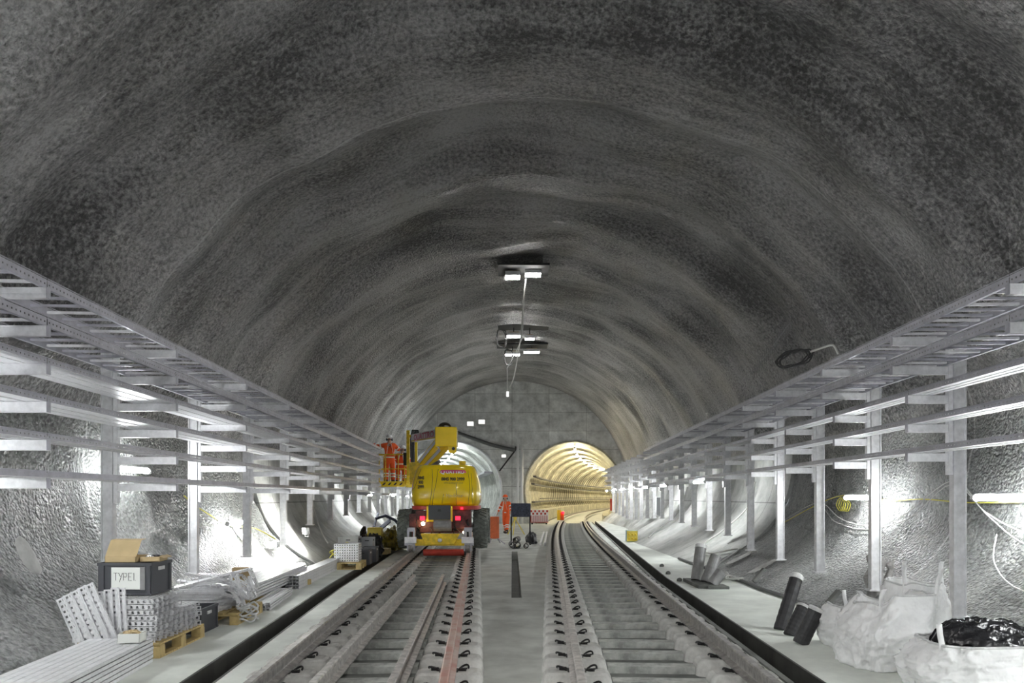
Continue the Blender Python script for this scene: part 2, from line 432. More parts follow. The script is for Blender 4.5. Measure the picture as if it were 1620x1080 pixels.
def bore(name, fx, m, end):
    b = MB(); rings = []
    Y = 47.0; step = .25
    i = 0
    while Y < end:
        ph = i % 6
        r = TR-(.16 if ph in (2, 3) else 0.0)
        cx = fx(Y); d = (fx(Y+.5)-fx(Y-.5)); n = math.hypot(1, d)
        rings.append([(cx+r*math.cos(a)/n, Y-d*r*math.cos(a)/n, TCZ+r*math.sin(a)) for a in [j*2*PI/56 for j in range(56)]])
        Y += step; i += 1
    b.loft(rings, cap=False); struct(b.build(name, m, smooth=False))
    # concrete floor of the bore
    b = MB(); b.sweep([(-2.9, -.4), (-2.9, .0), (2.9, 0), (2.9, -.4)], [(fx(y), y, 0) for y in range(47, int(end), 2)]); struct(b.build('floor_'+name.split('_')[1], 'slab'))
bore('wall_bore_left' if 0 else 'wall_westbound', xl, 'tun', 125)
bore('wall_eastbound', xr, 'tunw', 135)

# floor strips
YS = [Y0+i*1.0 for i in range(int(Y1-Y0)+1)]
def strip(name, fa, fb, z, m, Ys=YS, depth=.3):
    b = MB(); n = len(Ys)
    for y in Ys: b.v += [(fa(y), y, z), (fb(y), y, z), (fb(y), y, z-depth), (fa(y), y, z-depth)]
    for i in range(n-1):
        for j in range(4):
            k = (j+1) % 4; b.f.append((i*4+j, i*4+k, (i+1)*4+k, (i+1)*4+j))
    b.f += [(0, 1, 2, 3), tuple(4*(n-1)+j for j in (3, 2, 1, 0))]
    return struct(b.build(name, m, fix=True))
GW = .2
far = lambda Y: 5.0+2.2*sstep(20, 40, Y)
strip('floor_track_bed_left', lambda Y: xl(Y)-1.0, lambda Y: xl(Y)+1.05, 0, 'bed')
strip('floor_track_bed_right', lambda Y: xr(Y)-1.05, lambda Y: xr(Y)+1.0, 0, 'bed')
# centre slab with the long slot
YA = [y for y in YS if y <= 12]+[12.4]; YB = [12.4, 15, 18, 21, 23]; YC = [23]+[y for y in YS if y > 23]
strip('floor_centre', lambda Y: xl(Y)+1.05, lambda Y: xr(Y)-1.05, .012, 'slab', YA)
strip('floor_centre', lambda Y: xl(Y)+1.05, lambda Y: xr(Y)-1.05, .012, 'slab', YC)
strip('floor_centre', lambda Y: xl(Y)+1.05, lambda Y: -.01, .012, 'slab', YB)
strip('floor_centre', lambda Y: .17, lambda Y: xr(Y)-1.05, .012, 'slab', YB)
strip('floor_slot', lambda Y: -.01, lambda Y: .17, -.25, 'gut', YB, .05)
strip('floor_shoulder_left', lambda Y: gut_l(Y)+GW/2, lambda Y: xl(Y)-.93, .125, 'walk')
strip('floor_shoulder_right', lambda Y: xr(Y)+.93, lambda Y: gut_r(Y)-GW/2, .125, 'walk')
for nm, g, za, zb in (('left', gut_l, WZ, .125), ('right', gut_r, .125, WZ)):
    b = MB(); prof = [(-GW/2-.012, za+.003), (-GW/2+.012, za+.003), (-GW/2+.02, -.10), (GW/2-.02, -.10), (GW/2-.012, zb+.003), (GW/2+.012, zb+.003), (GW/2+.012, -.16), (-GW/2-.012, -.16)]
    b.sweep(prof, [(g(y), y, 0) for y in YS]); struct(b.build('floor_gutter_'+nm, 'gut', fix=True))
strip('floor_walkway_left', lambda Y: -far(Y), lambda Y: gut_l(Y)-GW/2, WZ, 'walk')
strip('floor_walkway_right', lambda Y: gut_r(Y)+GW/2, lambda Y: far(Y), WZ, 'walk')
b = MB()
b.sweep([(-.03, 0), (.03, 0), (.03, .02), (-.03, .02)], [(gut_r(y)-GW/2-.03, y, .125) for y in range(4, 47)])
struct(b.build('trim_5', 'bed'))

# ------------------------------------------------------------------ sleepers and rails
HB = .15                                     # rail foot level
def clip_mesh():
    b = MB(); p = []
    for i in range(11):
        a = PI*1.35*i/10-.3
        p.append((.055*math.cos(a), .05*math.sin(a)*1.1, .025+.022*math.sin(i*.6)))
    b.tube(p, .011, 6); b.box((0, -.02, .012), (.06, .05, .024)); b.tube([(-.045, -.05, .01), (.04, -.05, .03)], .01, 6)
    return b
def make_sleeper(label, group):
    t = thing('concrete_sleeper', label, 'sleeper', (0, 0, 0), 0, group)
    for s in (-1, 1):
        b = MB(); rings = []
        for z, wx, wy in ((0, .33, .20), (.10, .31, .165), (.135, .29, .145), (.149, .26, .12)):
            r = []
            for i in range(24):
                a = 2*PI*i/24; ca, sa = math.cos(a), math.sin(a); n = .35
                r.append((s*.75+wx*math.copysign(abs(ca)**n, ca), wy*math.copysign(abs(sa)**n, sa), z))
            rings.append(r)
        b.loft(rings); o = b.build('block', 'block', t)
        MB().box((s*.75, 0, HB-.005), (.17, .16, .012)).build('rail_pad', 'dark', o)
        for q in (-1, 1):
            c = clip_src.copy(); COL.objects.link(c); c.parent = t; c.scale = (.85, .85, .9); c.location = (s*.75+q*.135, 0, .149); c.rotation_euler = (0, 0, 0 if q > 0 else PI)
    MB().box((0, 0, .035), (.85, .17, .07)).build('tie_beam', 'tie', t)
    return t
clip_src = clip_mesh().build('rail_clip', 'clip', None, smooth=True)
first = {}
n_of = {0: 0, 1: 0}
for k, fx in enumerate((xl, xr)):
    Y = 5.4; proto = None
    while Y < 46.6:
        d = fx(Y+.3)-fx(Y-.3)
        ang = -math.atan2(d, .6)
        nm = ('twin-block concrete sleeper of the yellow lift track, %s from the near end', 'twin-block concrete sleeper of the clear curving track, %s from the near end')[k] % ordw(n_of[k])
        g = ('sleepers under the yellow lift track', 'sleepers under the clear curving track')[k]
        if proto is None:
            proto = make_sleeper(nm, g); o = proto
        else: o = dup(proto, label=nm)
        o.location = (fx(Y), Y, 0.0); o.rotation_euler = (0, 0, ang)
        n_of[k] += 1; Y += .6
bpy.data.objects.remove(clip_src)
RP = [(-.07, 0), (.07, 0), (.07, .012), (.012, .028), (.009, .04), (.009, .112), (.036, .122), (.036, .148), (.028, .159), (-.028, .159), (-.036, .148), (-.036, .122), (-.009, .112), (-.009, .04), (-.012, .028), (-.07, .012)]
def rail(fx, off, y0, y1, m, label, z=HB+.002, step=1.0):
    n = int((y1-y0)/step); b = MB(); path = []
    for i in range(n+1):
        y = lerp(y0, y1, i/n); path.append((fx(y)+off, y, z))
    o = b.sweep(RP, path).build('running_rail', m); tag(o, label, 'rail', 'steel rails'); return o
rail(xl, -.75, 3.5, 80, 'rail', 'brown steel rail of the lift track on its wall side')
rail(xl, .75, 3.5, 80, 'railred', 'red-tinted steel rail of the lift track next to the centre slab')
rail(xr, -.75, 3.5, 118, 'railold', 'steel rail of the clear curving track next to the centre slab')
rail(xr, .75, 3.5, 118, 'rail', 'steel rail of the clear curving track on its walkway side')
def loose(px0, px1, label):
    z = .075
    Ya, Yb = 3.6, 14.0
    xa = (px0-PX0)*5.6/F; xb = (px1-PX0)*14.0/F
    xa2 = xb+(xa-xb)*(14.0-Ya)/(14.0-5.6)
    o = MB().sweep(RP, [(xa2, Ya, z), (lerp(xa2, xb, .5), lerp(Ya, Yb, .5), z), (xb, Yb, z)]).build('loose_rail', 'railold'); tag(o, label, 'rail', 'steel rails')
loose(480, 655, 'loose uncut rail lying inside the lift track by its wall-side rail')
loose(611, 701, 'loose uncut rail lying inside the lift track beside the red rail')

# ------------------------------------------------------------------ cable racks
LV = [1.84+.3*k for k in range(6)]
def xpl(Y): return -4.55-.0459*(Y-8.2)
def xpr(Y): return 4.63+.045*(Y-7.55)
def make_post(side, Y, idx):
    xp = (xpl if side < 0 else xpr)(Y); s = -side      # s: towards the track
    zb = wall_z_at(side, Y, abs(xp)+(.40 if Y > YL-.1 else .13))+.01
    wl = 'crate-side' if side < 0 else 'bag-side'
    t = thing('rack_post', 'galvanised rack post with cantilever arms on the %s wall, %s from the near end' % (wl, ordw(idx)), 'rack post', (xp, Y, zb), 0, 'rack posts along the %s wall' % wl)
    H = 3.46-zb
    b = MB()
    b.bx((-.065, -.03, 0), (.065, -.026, H)); b.bx((-.065, -.03, 0), (-.060, .04, H)); b.bx((.060, -.03, 0), (.065, .04, H))
    b.bx((-.065, -.045, 0), (-.05, -.03, H)); b.bx((.05, -.045, 0), (.065, -.03, H))
    b.build('upright', 'galv', t)
    z1 = (1.66 if side < 0 else 1.96)-zb
    b = MB(); b.bx((s*.068, -.03, z1), (s*.112, .03, H)); o = b.build('slotted_strip', 'galvl', t)
    MB().box((0, 0, .012), (.19, .13, .024)).build('foot_plate', 'galv', t)
    for k, z in enumerate(LV):
        if side > 0 and k == 0: continue
        L = .66 if side < 0 else (.58 if k >= 4 else .42)
        zz = z-zb; b = MB(); x0, x1 = s*.113, s*(.113+L)
        b.bx((x0, -.022, zz-.042), (x1, -.018, zz+.042)); b.bx((x0, -.03, zz+.036), (x1, .02, zz+.042)); b.bx((x0, -.03, zz-.042), (x1, .02, zz-.036))
        b.bx((x0, -.024, zz-.004), (x1, -.018, zz+.004))
        o = b.build('arm', 'galvl', t)
        MB().bx((x1, -.03, zz-.042), (x1+s*.004, .02, zz+.042)).build('end_plate', 'galvd', o)
    return t
PL = [3.3+2.45*i for i in range(18)]; PR = [5.65+1.9*i for i in range(22)]
for i, Y in enumerate(PL): make_post(-1, Y, i)
for i, Y in enumerate(PR): make_post(1, Y, i)

TZ = .046
def ladder(side, k, Ya, Yb, bay, rungs):
    """ladder section standing on the arms of level k"""
    f = xpl if side < 0 else xpr; s = -side
    inner = .74 if side < 0 else .66; W = .50
    wl = 'crate-side' if side < 0 else 'bag-side'; ln = 'topmost' if k == 5 else 'second'
    p0 = Vector((f(Ya), Ya, LV[k]+TZ)); L = Yb-Ya; ang = -math.atan2(f(Yb)-f(Ya), L)
    t = thing('cable_ladder', 'steel cable ladder, %s tier of %s rack, %s bay from near end' % (ln, wl, ordw(bay)), 'cable ladder', p0, ang, 'cable ladders on the %s rack' % wl)
    for q, off in ((0, inner), (1, inner-W)):
        b = MB(); x = s*off
        if q == 0 and Ya < 22:
            b.perf(L-.01, .07, (x, .005, 0), (0, 1, 0), (0, 0, 1), .05 if Ya < 12 else .1, .014)
        else: b.bx((x-.001, .005, 0), (x+.001, L-.005, .07))
        b.bx((x, .005, .07), (x-s*.03, L-.005, .072)); b.bx((x, .005, 0), (x-s*.03, L-.005, .002)); b.bx((x+s*.002, .005, .078), (x-s*.002, L-.005, .085))
        b.build('side_rail', 'galvd', t)
    n = 10
    if rungs:
        for i in range(n):
            y = (i+.5)*L/n; MB().bx((s*(inner-.01), y-.016, .012), (s*(inner-W+.01), y+.016, .032)).build('rung', 'galv' if i % 3 == 0 else 'galvd', t)
    else:
        b = MB()
        for i in range(n):
            y = (i+.5)*L/n; b.bx((s*(inner-.01), y-.02, .012), (s*(inner-W+.01), y+.02, .034))
        o = b.build('rung', 'galvl', t); o['kind'] = 'stuff'
    return t
def tray(side, k, Ya, Yb, bay):
    f = xpl if side < 0 else xpr; s = -side
    inner = .74 if side < 0 else .50; W = .46 if (side < 0 and k >= 2) else (.26 if side < 0 else .24)
    wl = 'crate-side' if side < 0 else 'bag-side'; ln = {5: 'topmost', 4: 'second', 3: 'third', 2: 'fourth', 1: 'fifth', 0: 'lowest'}[k]
    p0 = Vector((f(Ya), Ya, LV[k]+TZ)); L = Yb-Ya; ang = -math.atan2(f(Yb)-f(Ya), L)
    t = thing('cable_tray', 'flat steel cable tray, %s tier down of %s rack, %s bay from near end' % (ln, wl, ordw(bay)), 'cable tray', p0, ang, 'cable trays on the %s rack' % wl)
    xi = s*inner; xo = s*(inner-W)
    b = MB(); b.bx((min(xi, xo), .004, 0), (max(xi, xo), L-.004, .0025))
    b.bx((min(xi, xo)+W*.3, .004, -.006), (min(xi, xo)+W*.34, L-.004, 0)); b.bx((min(xi, xo)+W*.65, .004, -.006), (min(xi, xo)+W*.69, L-.004, 0))
    b.build('tray_base', 'galvl', t)
    for q, x in enumerate((xi, xo)):
        b = MB()
        if q == 0 and Ya < 22: b.perf(L-.01, .05, (x, .005, 0), (0, 1, 0), (0, 0, 1), .05 if Ya < 12 else .1, .012)
        else: b.bx((x-.001, .005, 0), (x+.001, L-.005, .05))
        b.bx((x, .005, .05), (x+s*(.012 if q == 0 else -.012), L-.005, .053))
        b.build('side_flange', 'galvd', t)
for i in range(len(PL)-1):
    if PL[i] > 25.0: break
    for k in range(6):
        if k >= 4: ladder(-1, k, PL[i], PL[i+1], i, PL[i] < 20)
        else: tray(-1, k, PL[i], PL[i+1], i)
for i in range(-1, len(PR)-1):
    Ya = PR[0]-1.9 if i < 0 else PR[i]
    if Ya > 27: break
    for k in range(1, 6):
        if k >= 4:
            if Ya < 25: ladder(1, k, Ya, Ya+1.9, i+1, Ya < 20)
        elif not (k == 1 and Ya > 26): tray(1, k, Ya, Ya+1.9, i+1)

# ------------------------------------------------------------------ lamps
def tube_lamp(p, q, label, m='lamp', r=.035, group='tube lamps', bracket=True):
    p, q = Vector(p), Vector(q)
    t = thing('tube_lamp', label, 'lamp', p, 0, group); d = q-p
    b = MB().tube([d*.03, d*.97], r, 10).build('diffuser', m, t, smooth=True)
    MB().tube([(0, 0, 0), d*.035], r*1.2, 10).build('end_cap', 'fitbody', t); MB().tube([d*.965, d], r*1.2, 10).build('end_cap', 'fitbody', t)
    b = MB(); b.bar(d*.05+Vector((0, 0, r*1.25)), d*.95+Vector((0, 0, r*1.25)), r*1.3, r*.5); b.build('housing', 'fitbody', t)
    return t
nb = 0
for i, Y in enumerate((-6.3, -2.6, 1.0, 4.2, 7.85, 11.45)):  # the out-of-frame ones are added, unseen, to light the near walls
    x = wall_x_at(1, Y, 1.73)-.42
    lb = 'lit tube lamp on the bag-side wall behind the rack, %s from the near end' % ordw(i)
    tube_lamp((x, Y-.55, 1.72), (x+.02, Y+.65, 1.72), lb, group='lit tube lamps on the bag-side wall')
for i, Y in enumerate((17.9, 23.2, 27.4, 32.0, 35.8, 40.0, 44.2)):
    x = xpr(Y)-.48
    tube_lamp((x, Y-.5, 2.10), (x, Y+.5, 2.10), 'lit tube lamp under the lowest bag-side tray, %s towards the headwall' % ordw(i), group='lit tube lamps under the bag-side rack')
for i, (Y, z) in enumerate(((-5.5, 1.9), (-2, 1.9), (1.4, 1.9), (5.55, 2.02), (9.9, 2.1), (13.6, 1.25))):  # row extended with unseen tubes behind the camera, added for light
    x = wall_x_at(-1, Y, z)+.30
    tube_lamp((x, Y-.55, z), (x-.02, Y+.55, z), 'lit tube lamp on the crate-side wall behind the rack, %s from the near end' % ordw(i), group='lit tube lamps on the crate-side wall')
for sd, nm in ((-1, 'crate-side'), (1, 'bag-side')):  # tubes out of view, added to rake light over the near vault
    for i, Y in enumerate((2.6, -2.2)):
        x = wall_x_at(sd, Y, 4.1)-sd*.55
        tube_lamp((x, Y-.6, 4.1), (x, Y+.6, 4.1), 'unseen fill tube added on the %s lining above the rack, %s back' % (nm, ORD[i]), group='unseen fill tubes above the racks')
for i, Y in enumerate((24.0, 30.5, 36.5, 42.5)):
    x = xpl(Y)+.55
    tube_lamp((x, Y-.4, 1.80), (x, Y+.4, 1.80), 'lit tube lamp under the lowest crate-side tray, %s beyond the man basket' % ordw(i), group='lit tube lamps under the crate-side rack')
# flood on the far crate-side wall foot
def flood(p, target, label, m='flood', sz=.22, power=None, col=(1, 1, .95), name='flood_lamp'):
    p = Vector(p); t = thing(name, label, 'floodlight', p); d = (Vector(target)-p).normalized(); R = d.to_track_quat('Y', 'Z').to_matrix()
    bevel(MB().box(-d*.05, (sz, .09, sz*.7), R).build('housing', 'fitbody', t), .01)
    MB().box(d*.0, (sz*.88, .012, sz*.58), R).build('glass', m, t)
    b = MB(); b.tube([R @ Vector((-sz*.55, -.05, 0)), R @ Vector((-sz*.55, -.05, -sz*.6)), R @ Vector((sz*.55, -.05, -sz*.6)), R @ Vector((sz*.55, -.05, 0))], .01, 6); b.build('yoke', 'grm', t)
    if power:
        L = bpy.data.lights.new('lamp', 'AREA'); L.energy = power; L.size = sz; L.color = col
        o = bpy.data.objects.new('lamp', L); COL.objects.link(o); o.parent = t; o.location = d*.03; o.rotation_euler = d.to_track_quat('-Z', 'Y').to_euler()
    return t
flood((-4.75, 16.6, .95), (-6.2, 15.6, .7), 'bright flood lamp washing the crate-side wall foot', power=28)
flood((-4.78, 14.6, .78), (-6.0, 13.4, .7), 'small bright flood lamp low behind the crate-side posts', power=9, sz=.16)
flood(at(744, 670, 46.4), at(720, 690, 30), 'square flood lamp high on the headwall, farther from the white pipes', m='fit', sz=.45)
flood(at(762, 667, 46.4), at(800, 700, 30), 'square flood lamp high on the headwall, closer to the white pipes', m='fit', sz=.45)
flood(at(797, 721, 46.4), at(820, 740, 30), 'small flood lamp halfway up the headwall beside the lift tunnel', m='fit', sz=.3)

# crown fittings and hanging leads
for n, (px, py, Y, nm) in enumerate(((828, 433, 17.9, 'first'), (828, 527, 26.4, 'second'), (826, 556, 30.8, 'third'))):
    cx, c, R = vault(Y); top = c+R+ripple(Y, PI*1.5)-.05
    c0 = at(px, py, Y)
    s = Y/F
    for q, (dx, w, dz) in enumerate(((-17*(1 if n == 0 else .9), 26, -4), (15, 28, 0) if n != 1 else (10, 16, -8))):
        t = thing('crown_lamp', 'white panel lamp of the %s crown pair, %s' % (nm, 'towards the crate-side wall' if q == 0 else 'towards the bag-side wall'), 'lamp', c0+Vector((dx*s, 0, dz*s)), 0, 'panel lamps under the crown')
        MB().box((0, 0, -.03), (w*s*.86, .26, .03)).build('diffuser', 'fiton', t)
        MB().box((0, 0, .035), (w*s*.9, .3, .11)).build('housing', 'white', t)
        MB().box((0, .02, .11), (w*s*.6, .2, .04)).build('gear_tray', 'card', t)
        MB().bx((-.02, -.02, .12), (.02, .02, top-.15-t.location.z)).build('hanger', 'dark', t)
    o = MB().box((c0.x, Y-.05, top-.12), (80*s, .9, .05)).build('mounting_board', 'dark'); tag(o, 'long dark board fixed to the crown above the %s lamp pair' % nm, 'board', 'boards on the crown')
for n, Y in enumerate((-5.0, 0.5, 5.0)):  # out-of-frame panels, added to light the near end of the cavern
    cx, c, R = vault(Y)
    t = thing('crown_lamp', 'unseen fill panel added under the crown out of view, %s' % ORD[n], 'lamp', (0, Y, c+R-.55), 0, 'panel lamps under the crown')
    MB().box((0, 0, -.04), (.9, .3, .02)).build('diffuser', 'fiton', t); MB().box((0, 0, .03), (.98, .38, .12)).build('housing', 'white', t); MB().bx((-.02, -.02, .05), (.02, .02, .55)).build('hanger', 'dark', t)
def cable(pts, r, m, name, label, cat='cable', group=None, sub=6, n=6):
    P = [Vector(p) for p in pts]; out = []
    if len(P) == 2: out = P
    else:
        for i in range(len(P)-1):
            p0 = P[max(0, i-1)]; p1 = P[i]; p2 = P[i+1]; p3 = P[min(len(P)-1, i+2)]
            for j in range(sub):
                t = j/sub; out.append(.5*((2*p1)+(-p0+p2)*t+(2*p0-5*p1+4*p2-p3)*t*t+(-p0+3*p1-3*p2+p3)*t**3))
        out.append(P[-1])
    o = MB().tube(out, r, n).build(name, m, smooth=True); tag(o, label, cat, group); return o
cable([at(832, 441, 17.9), at(829, 470, 18.0), at(824, 530, 19.1), at(818, 570, 19.3), at(812, 600, 19.4), at(806, 612, 19.5)], .016, 'cable', 'hanging_cable', 'pale lead hanging from the first crown lamp pair')
t = thing('hanging_socket', 'pale lead with white socket dangling lowest below the crown', 'cable', at(803, 622, 20))
MB().tube([(0, 0, 0), at(802, 582, 20)-at(803, 622, 20), at(812, 566, 20)-at(803, 622, 20), at(826, 535, 20)-at(803, 622, 20), at(831, 444, 17.95)-at(803, 622, 20)], .012, 6).build('lead', 'cable', t)
bevel(MB().box((0, 0, -.02), (.07, .06, .14)).build('socket', 'fit', t), .01)
for i, (px, py, Y) in enumerate(((793, 535, 26.2), (804, 565, 30.6))):
    c0 = at(px, py, Y); P = []
    for j in range(26):
        a = j*.75; P.append(c0+Vector((.17*math.cos(a)+.03*math.sin(j*1.7), .08*math.sin(a*.6), .36*math.sin(a)+.05*math.sin(j*2.3))))
    cable(P, .014, 'cabled', 'cable_coil', 'tangled dark cable hanging by the %s crown lamp pair' % ('second', 'third')[i], sub=3)

# ------------------------------------------------------------------ inside the bores
for fx, m, lab, nn, offx in ((xl, 'lampc', 'white-lit', 9, .2), (xr, 'lampw', 'gold-lit', 12, .1)):
    for i in range(nn):
        Y = 48.2+i*6.0; d = fx(Y+.5)-fx(Y-.5); x = fx(Y)+offx
        z = TCZ+TR-.34
        tube_lamp((x-d*1.5, Y-1.5, z), (x+d*1.5, Y+1.5, z), 'tube lamp along the crown of the %s tunnel, %s from its mouth' % (lab, ordw(i)), m, r=.06, group='crown tube lamps of the %s tunnel' % lab)
def along(fx, off, z, w, h, y0, y1, m, name, label, cat):
    b = MB().sweep([(-w/2, 0), (w/2, 0), (w/2, h), (-w/2, h)], [(fx(y)+off, y, z) for y in [y0+i*(y1-y0)/30 for i in range(31)]]); o = b.build(name, m); return tag(o, label, cat)
for k, (z, ox) in enumerate(((3.05, -2.56), (2.55, -2.68), (1.35, -2.66))):
    along(xr, ox, z, .22, .10, 48, 120, 'cabled', 'cable_run', 'dark cable run curving along the gold-lit tunnel wall, %s' % ('uppermost', 'middle one', 'lowest')[k], 'cable run')['group'] = 'cable runs in the gold-lit tunnel'
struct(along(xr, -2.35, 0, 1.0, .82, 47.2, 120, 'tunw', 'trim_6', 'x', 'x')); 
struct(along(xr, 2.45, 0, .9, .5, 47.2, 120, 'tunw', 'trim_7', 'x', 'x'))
struct(along(xl, -2.35, 0, 1.0, .82, 47.2, 110, 'tun', 'trim_8', 'x', 'x'))
along(xr, -2.2, 1.60, .04, .06, 48, 120, 'dark', 'handrail', 'dark handrail curving along the gold-lit tunnel walkway', 'handrail')
b = MB().sweep([(-.5, 0), (.5, 0), (.5, .12), (-.5, .12)], [(xl(y)+2.6, y, 3.3) for y in range(48, 80, 2)]); tag(b.build('cable_shelf', 'galvd'), 'steel shelf high on the white-lit tunnel wall', 'shelf')
b = MB().sweep([(-.3, 0), (.3, 0), (.3, .5), (-.3, .5)], [(xr(y)+2.55, y, 2.9) for y in range(48, 90, 2)]); tag(b.build('cable_shelf', 'galvd'), 'steel cable shelf on the far wall of the gold-lit tunnel', 'shelf')
o = bevel(MB().box(at(972, 798, 48.5)-Vector((.15, 0, 0)), (.25, .3, .8)).build('red_cabinet', 'redp'), .02); tag(o, 'small red cabinet inside the gold-lit tunnel mouth', 'cabinet')

# ------------------------------------------------------------------ people
def skin_mesh(joints, edges, levels=1):
    """one continuous surface grown round a skeleton; joints: name -> (pos, radius)"""
    names = list(joints); me = bpy.data.meshes.new('s')
    me.from_pydata([joints[n][0] for n in names], [(names.index(a), names.index(b)) for a, b in edges], [])
    o = bpy.data.objects.new('s', me); COL.objects.link(o)
    o.modifiers.new('k', 'SKIN')
    for i, n in enumerate(names):
        r = joints[n][1]; d = me.skin_vertices[0].data[i]; d.radius = r if isinstance(r, tuple) else (r, r); d.use_root = (i == 0)
    sb = o.modifiers.new('s', 'SUBSURF'); sb.levels = levels; sb.render_levels = levels
    dg = bpy.context.evaluated_depsgraph_get(); dg.update()
    m2 = bpy.data.meshes.new_from_object(o.evaluated_get(dg)); bpy.data.objects.remove(o)
    m2.polygons.foreach_set('use_smooth', [True]*len(m2.polygons))
    return m2
def person(label, loc, rz, armL, armR, legL=(0, 0), legR=(0, 0), bend=0.0, helmet='white', crouch=0.0):
    """faces +y; arm = (shoulder->elbow vec, elbow->wrist vec); leg = knee forward, foot forward"""
    t = thing('person', label, 'person', loc, rz, None)
    hip = Vector((0, 0, .93-crouch)); sp = hip+Vector((0, .22*math.sin(bend), .22*math.cos(bend))); ch = sp+Vector((0, .22*math.sin(bend), .22*math.cos(bend)))
    nk = ch+Vector((0, .16*math.sin(bend*.8)+.0, .15)); hd = nk+Vector((0, .03+.06*math.sin(bend), .10)); ht = hd+Vector((0, .01, .10))
    J = {'hip': (hip, (.15, .11)), 'sp': (sp, (.135, .10)), 'ch': (ch, (.155, .11)), 'nk': (nk, .058), 'hd': (hd, (.075, .09)), 'ht': (ht, (.078, .095))}
    E = [('hip', 'sp'), ('sp', 'ch'), ('ch', 'nk'), ('nk', 'hd'), ('hd', 'ht')]
    hands = {}
    for s, arm, leg, k in ((-1, armL, legL, 'L'), (1, armR, legR, 'R')):
        sh = ch+Vector((s*.185, 0, .07)); el = sh+Vector(arm[0]); wr = el+Vector(arm[1])
        J['sh'+k] = (sh, .065); J['el'+k] = (el, .045); J['wr'+k] = (wr, .032)
        d = (wr-el).normalized(); side = d.cross(Vector((0, 0, 1)))
        side = side.normalized() if side.length > .1 else Vector((1, 0, 0)); nrm = d.cross(side)
        pm = wr+d*.075; J['pm'+k] = (pm, (.038, .022))
        E += [('ch', 'sh'+k), ('sh'+k, 'el'+k), ('el'+k, 'wr'+k), ('wr'+k, 'pm'+k)]
        for i, (o_, l) in enumerate(((-.03, .065), (-.011, .078), (.009, .074), (.027, .058))):
            a = pm+side*o_+d*.02; J['f%d%s' % (i, k)] = (a, .010); J['g%d%s' % (i, k)] = (a+d*l*.5+nrm*.008, .009); J['h%d%s' % (i, k)] = (a+d*l*.8+nrm*.03, .008)
            E += [('pm'+k, 'f%d%s' % (i, k)), ('f%d%s' % (i, k), 'g%d%s' % (i, k)), ('g%d%s' % (i, k), 'h%d%s' % (i, k))]
        th = wr+d*.03+side*(-.035); J['t0'+k] = (th, .012); J['t1'+k] = (th+d*.04-side*.02+nrm*.01, .010)
        E += [('wr'+k, 't0'+k), ('t0'+k, 't1'+k)]
        hp = hip+Vector((s*.095, 0, -.06)); kn = Vector((s*.115, leg[0], .49-crouch*.45)); an = Vector((s*.125, leg[1], .09))
        J['hp'+k] = (hp, .095); J['kn'+k] = (kn, .062); J['an'+k] = (an, .045); J['to'+k] = (an+Vector((s*.02, .15, -.045)), (.042, .03))
        E += [('hip', 'hp'+k), ('hp'+k, 'kn'+k), ('kn'+k, 'an'+k), ('an'+k, 'to'+k)]
    o = bpy.data.objects.new('body', skin_mesh(J, E)); COL.objects.link(o); o.data.materials.append(M['skin']); o.parent = t
    # face
    b = MB(); b.loft([[(hd.x+w*math.cos(a), hd.y+.09+dy, hd.z+z+w*math.sin(a)*.6) for a in [i*PI/3 for i in range(6)]] for w, dy, z in ((.004, 0, .045), (.012, .02, .02), (.014, .03, .008), (.006, .01, 0))]); b.build('nose', 'skin', o)
    b = MB()
    for s in (-1, 1): b.blob((hd.x+s*.032, hd.y+.082, hd.z+.05), (.013, .010, .008), 6, 0)
    b.build('eyes', 'white', o); MB().box((hd.x, hd.y+.092, hd.z-.025), (.05, .012, .010)).build('mouth', 'redp', o)
    b = MB()
    for s in (-1, 1): b.blob((hd.x+s*.088, hd.y, hd.z+.03), (.012, .022, .034), 6, 0)
    b.build('ears', 'skin', o)
    # clothing
    CJ = {}; CE = []
    for n in ('hip', 'sp', 'ch'): r = J[n][1]; CJ[n] = (J[n][0], (r[0]+.028, r[1]+.028))
    CJ['nk0'] = (lerp(ch, nk, .75), .075); CE = [('hip', 'sp'), ('sp', 'ch'), ('ch', 'nk0')]
    for k in 'LR':
        for n, r in (('sh', .090), ('el', .068), ('wr', .052), ('hp', .12), ('kn', .088), ('an', .075)): CJ[n+k] = (J[n+k][0], r)
        CE += [('ch', 'sh'+k), ('sh'+k, 'el'+k), ('el'+k, 'wr'+k), ('hip', 'hp'+k), ('hp'+k, 'kn'+k), ('kn'+k, 'an'+k)]
    c = bpy.data.objects.new('coverall', skin_mesh(CJ, CE)); COL.objects.link(c); c.data.materials.append(M['orange']); c.parent = t
    c['label'] = 'orange hi-vis coverall with silver bands'
    # silver bands
    def band(p, q, f, r, w=.05):
        c_ = lerp(p, q, f); d = (q-p).normalized(); b.tube([c_-d*w/2, c_+d*w/2], r, 14, cap=False)
    b = MB()
    for k in 'LR':
        K, A = J['kn'+k][0], J['an'+k][0]; band(K, A, .25, .094); band(K, A, .5, .09); band(J['sh'+k][0], J['el'+k][0], .6, .084); band(J['el'+k][0], J['wr'+k][0], .4, .068)
    for f in (.15,):
        rr = [(.175*math.cos(a), .135*math.sin(a)) for a in [i*2*PI/20 for i in range(20)]]
        b.loft([[tuple(lerp(hip, sp, f)+Vector((x, y, z))) for x, y in rr] for z in (0, .05)], cap=False)
    for s in (-1, 1):
        for yy in (-1, 1): b.bar(ch+Vector((s*.05, yy*.142, .14)), sp+Vector((s*.12, yy*.135, -.05)), .045, .006)
    b.build('reflective_band', 'refl', c)
    b = MB()
    for k in 'LR':
        a = J['an'+k][0]; b.box((a.x, a.y+.05, .045), (.11, .28, .09)); b.tube([(a.x, a.y, .05), (a.x, a.y, .18)], .07, 10)
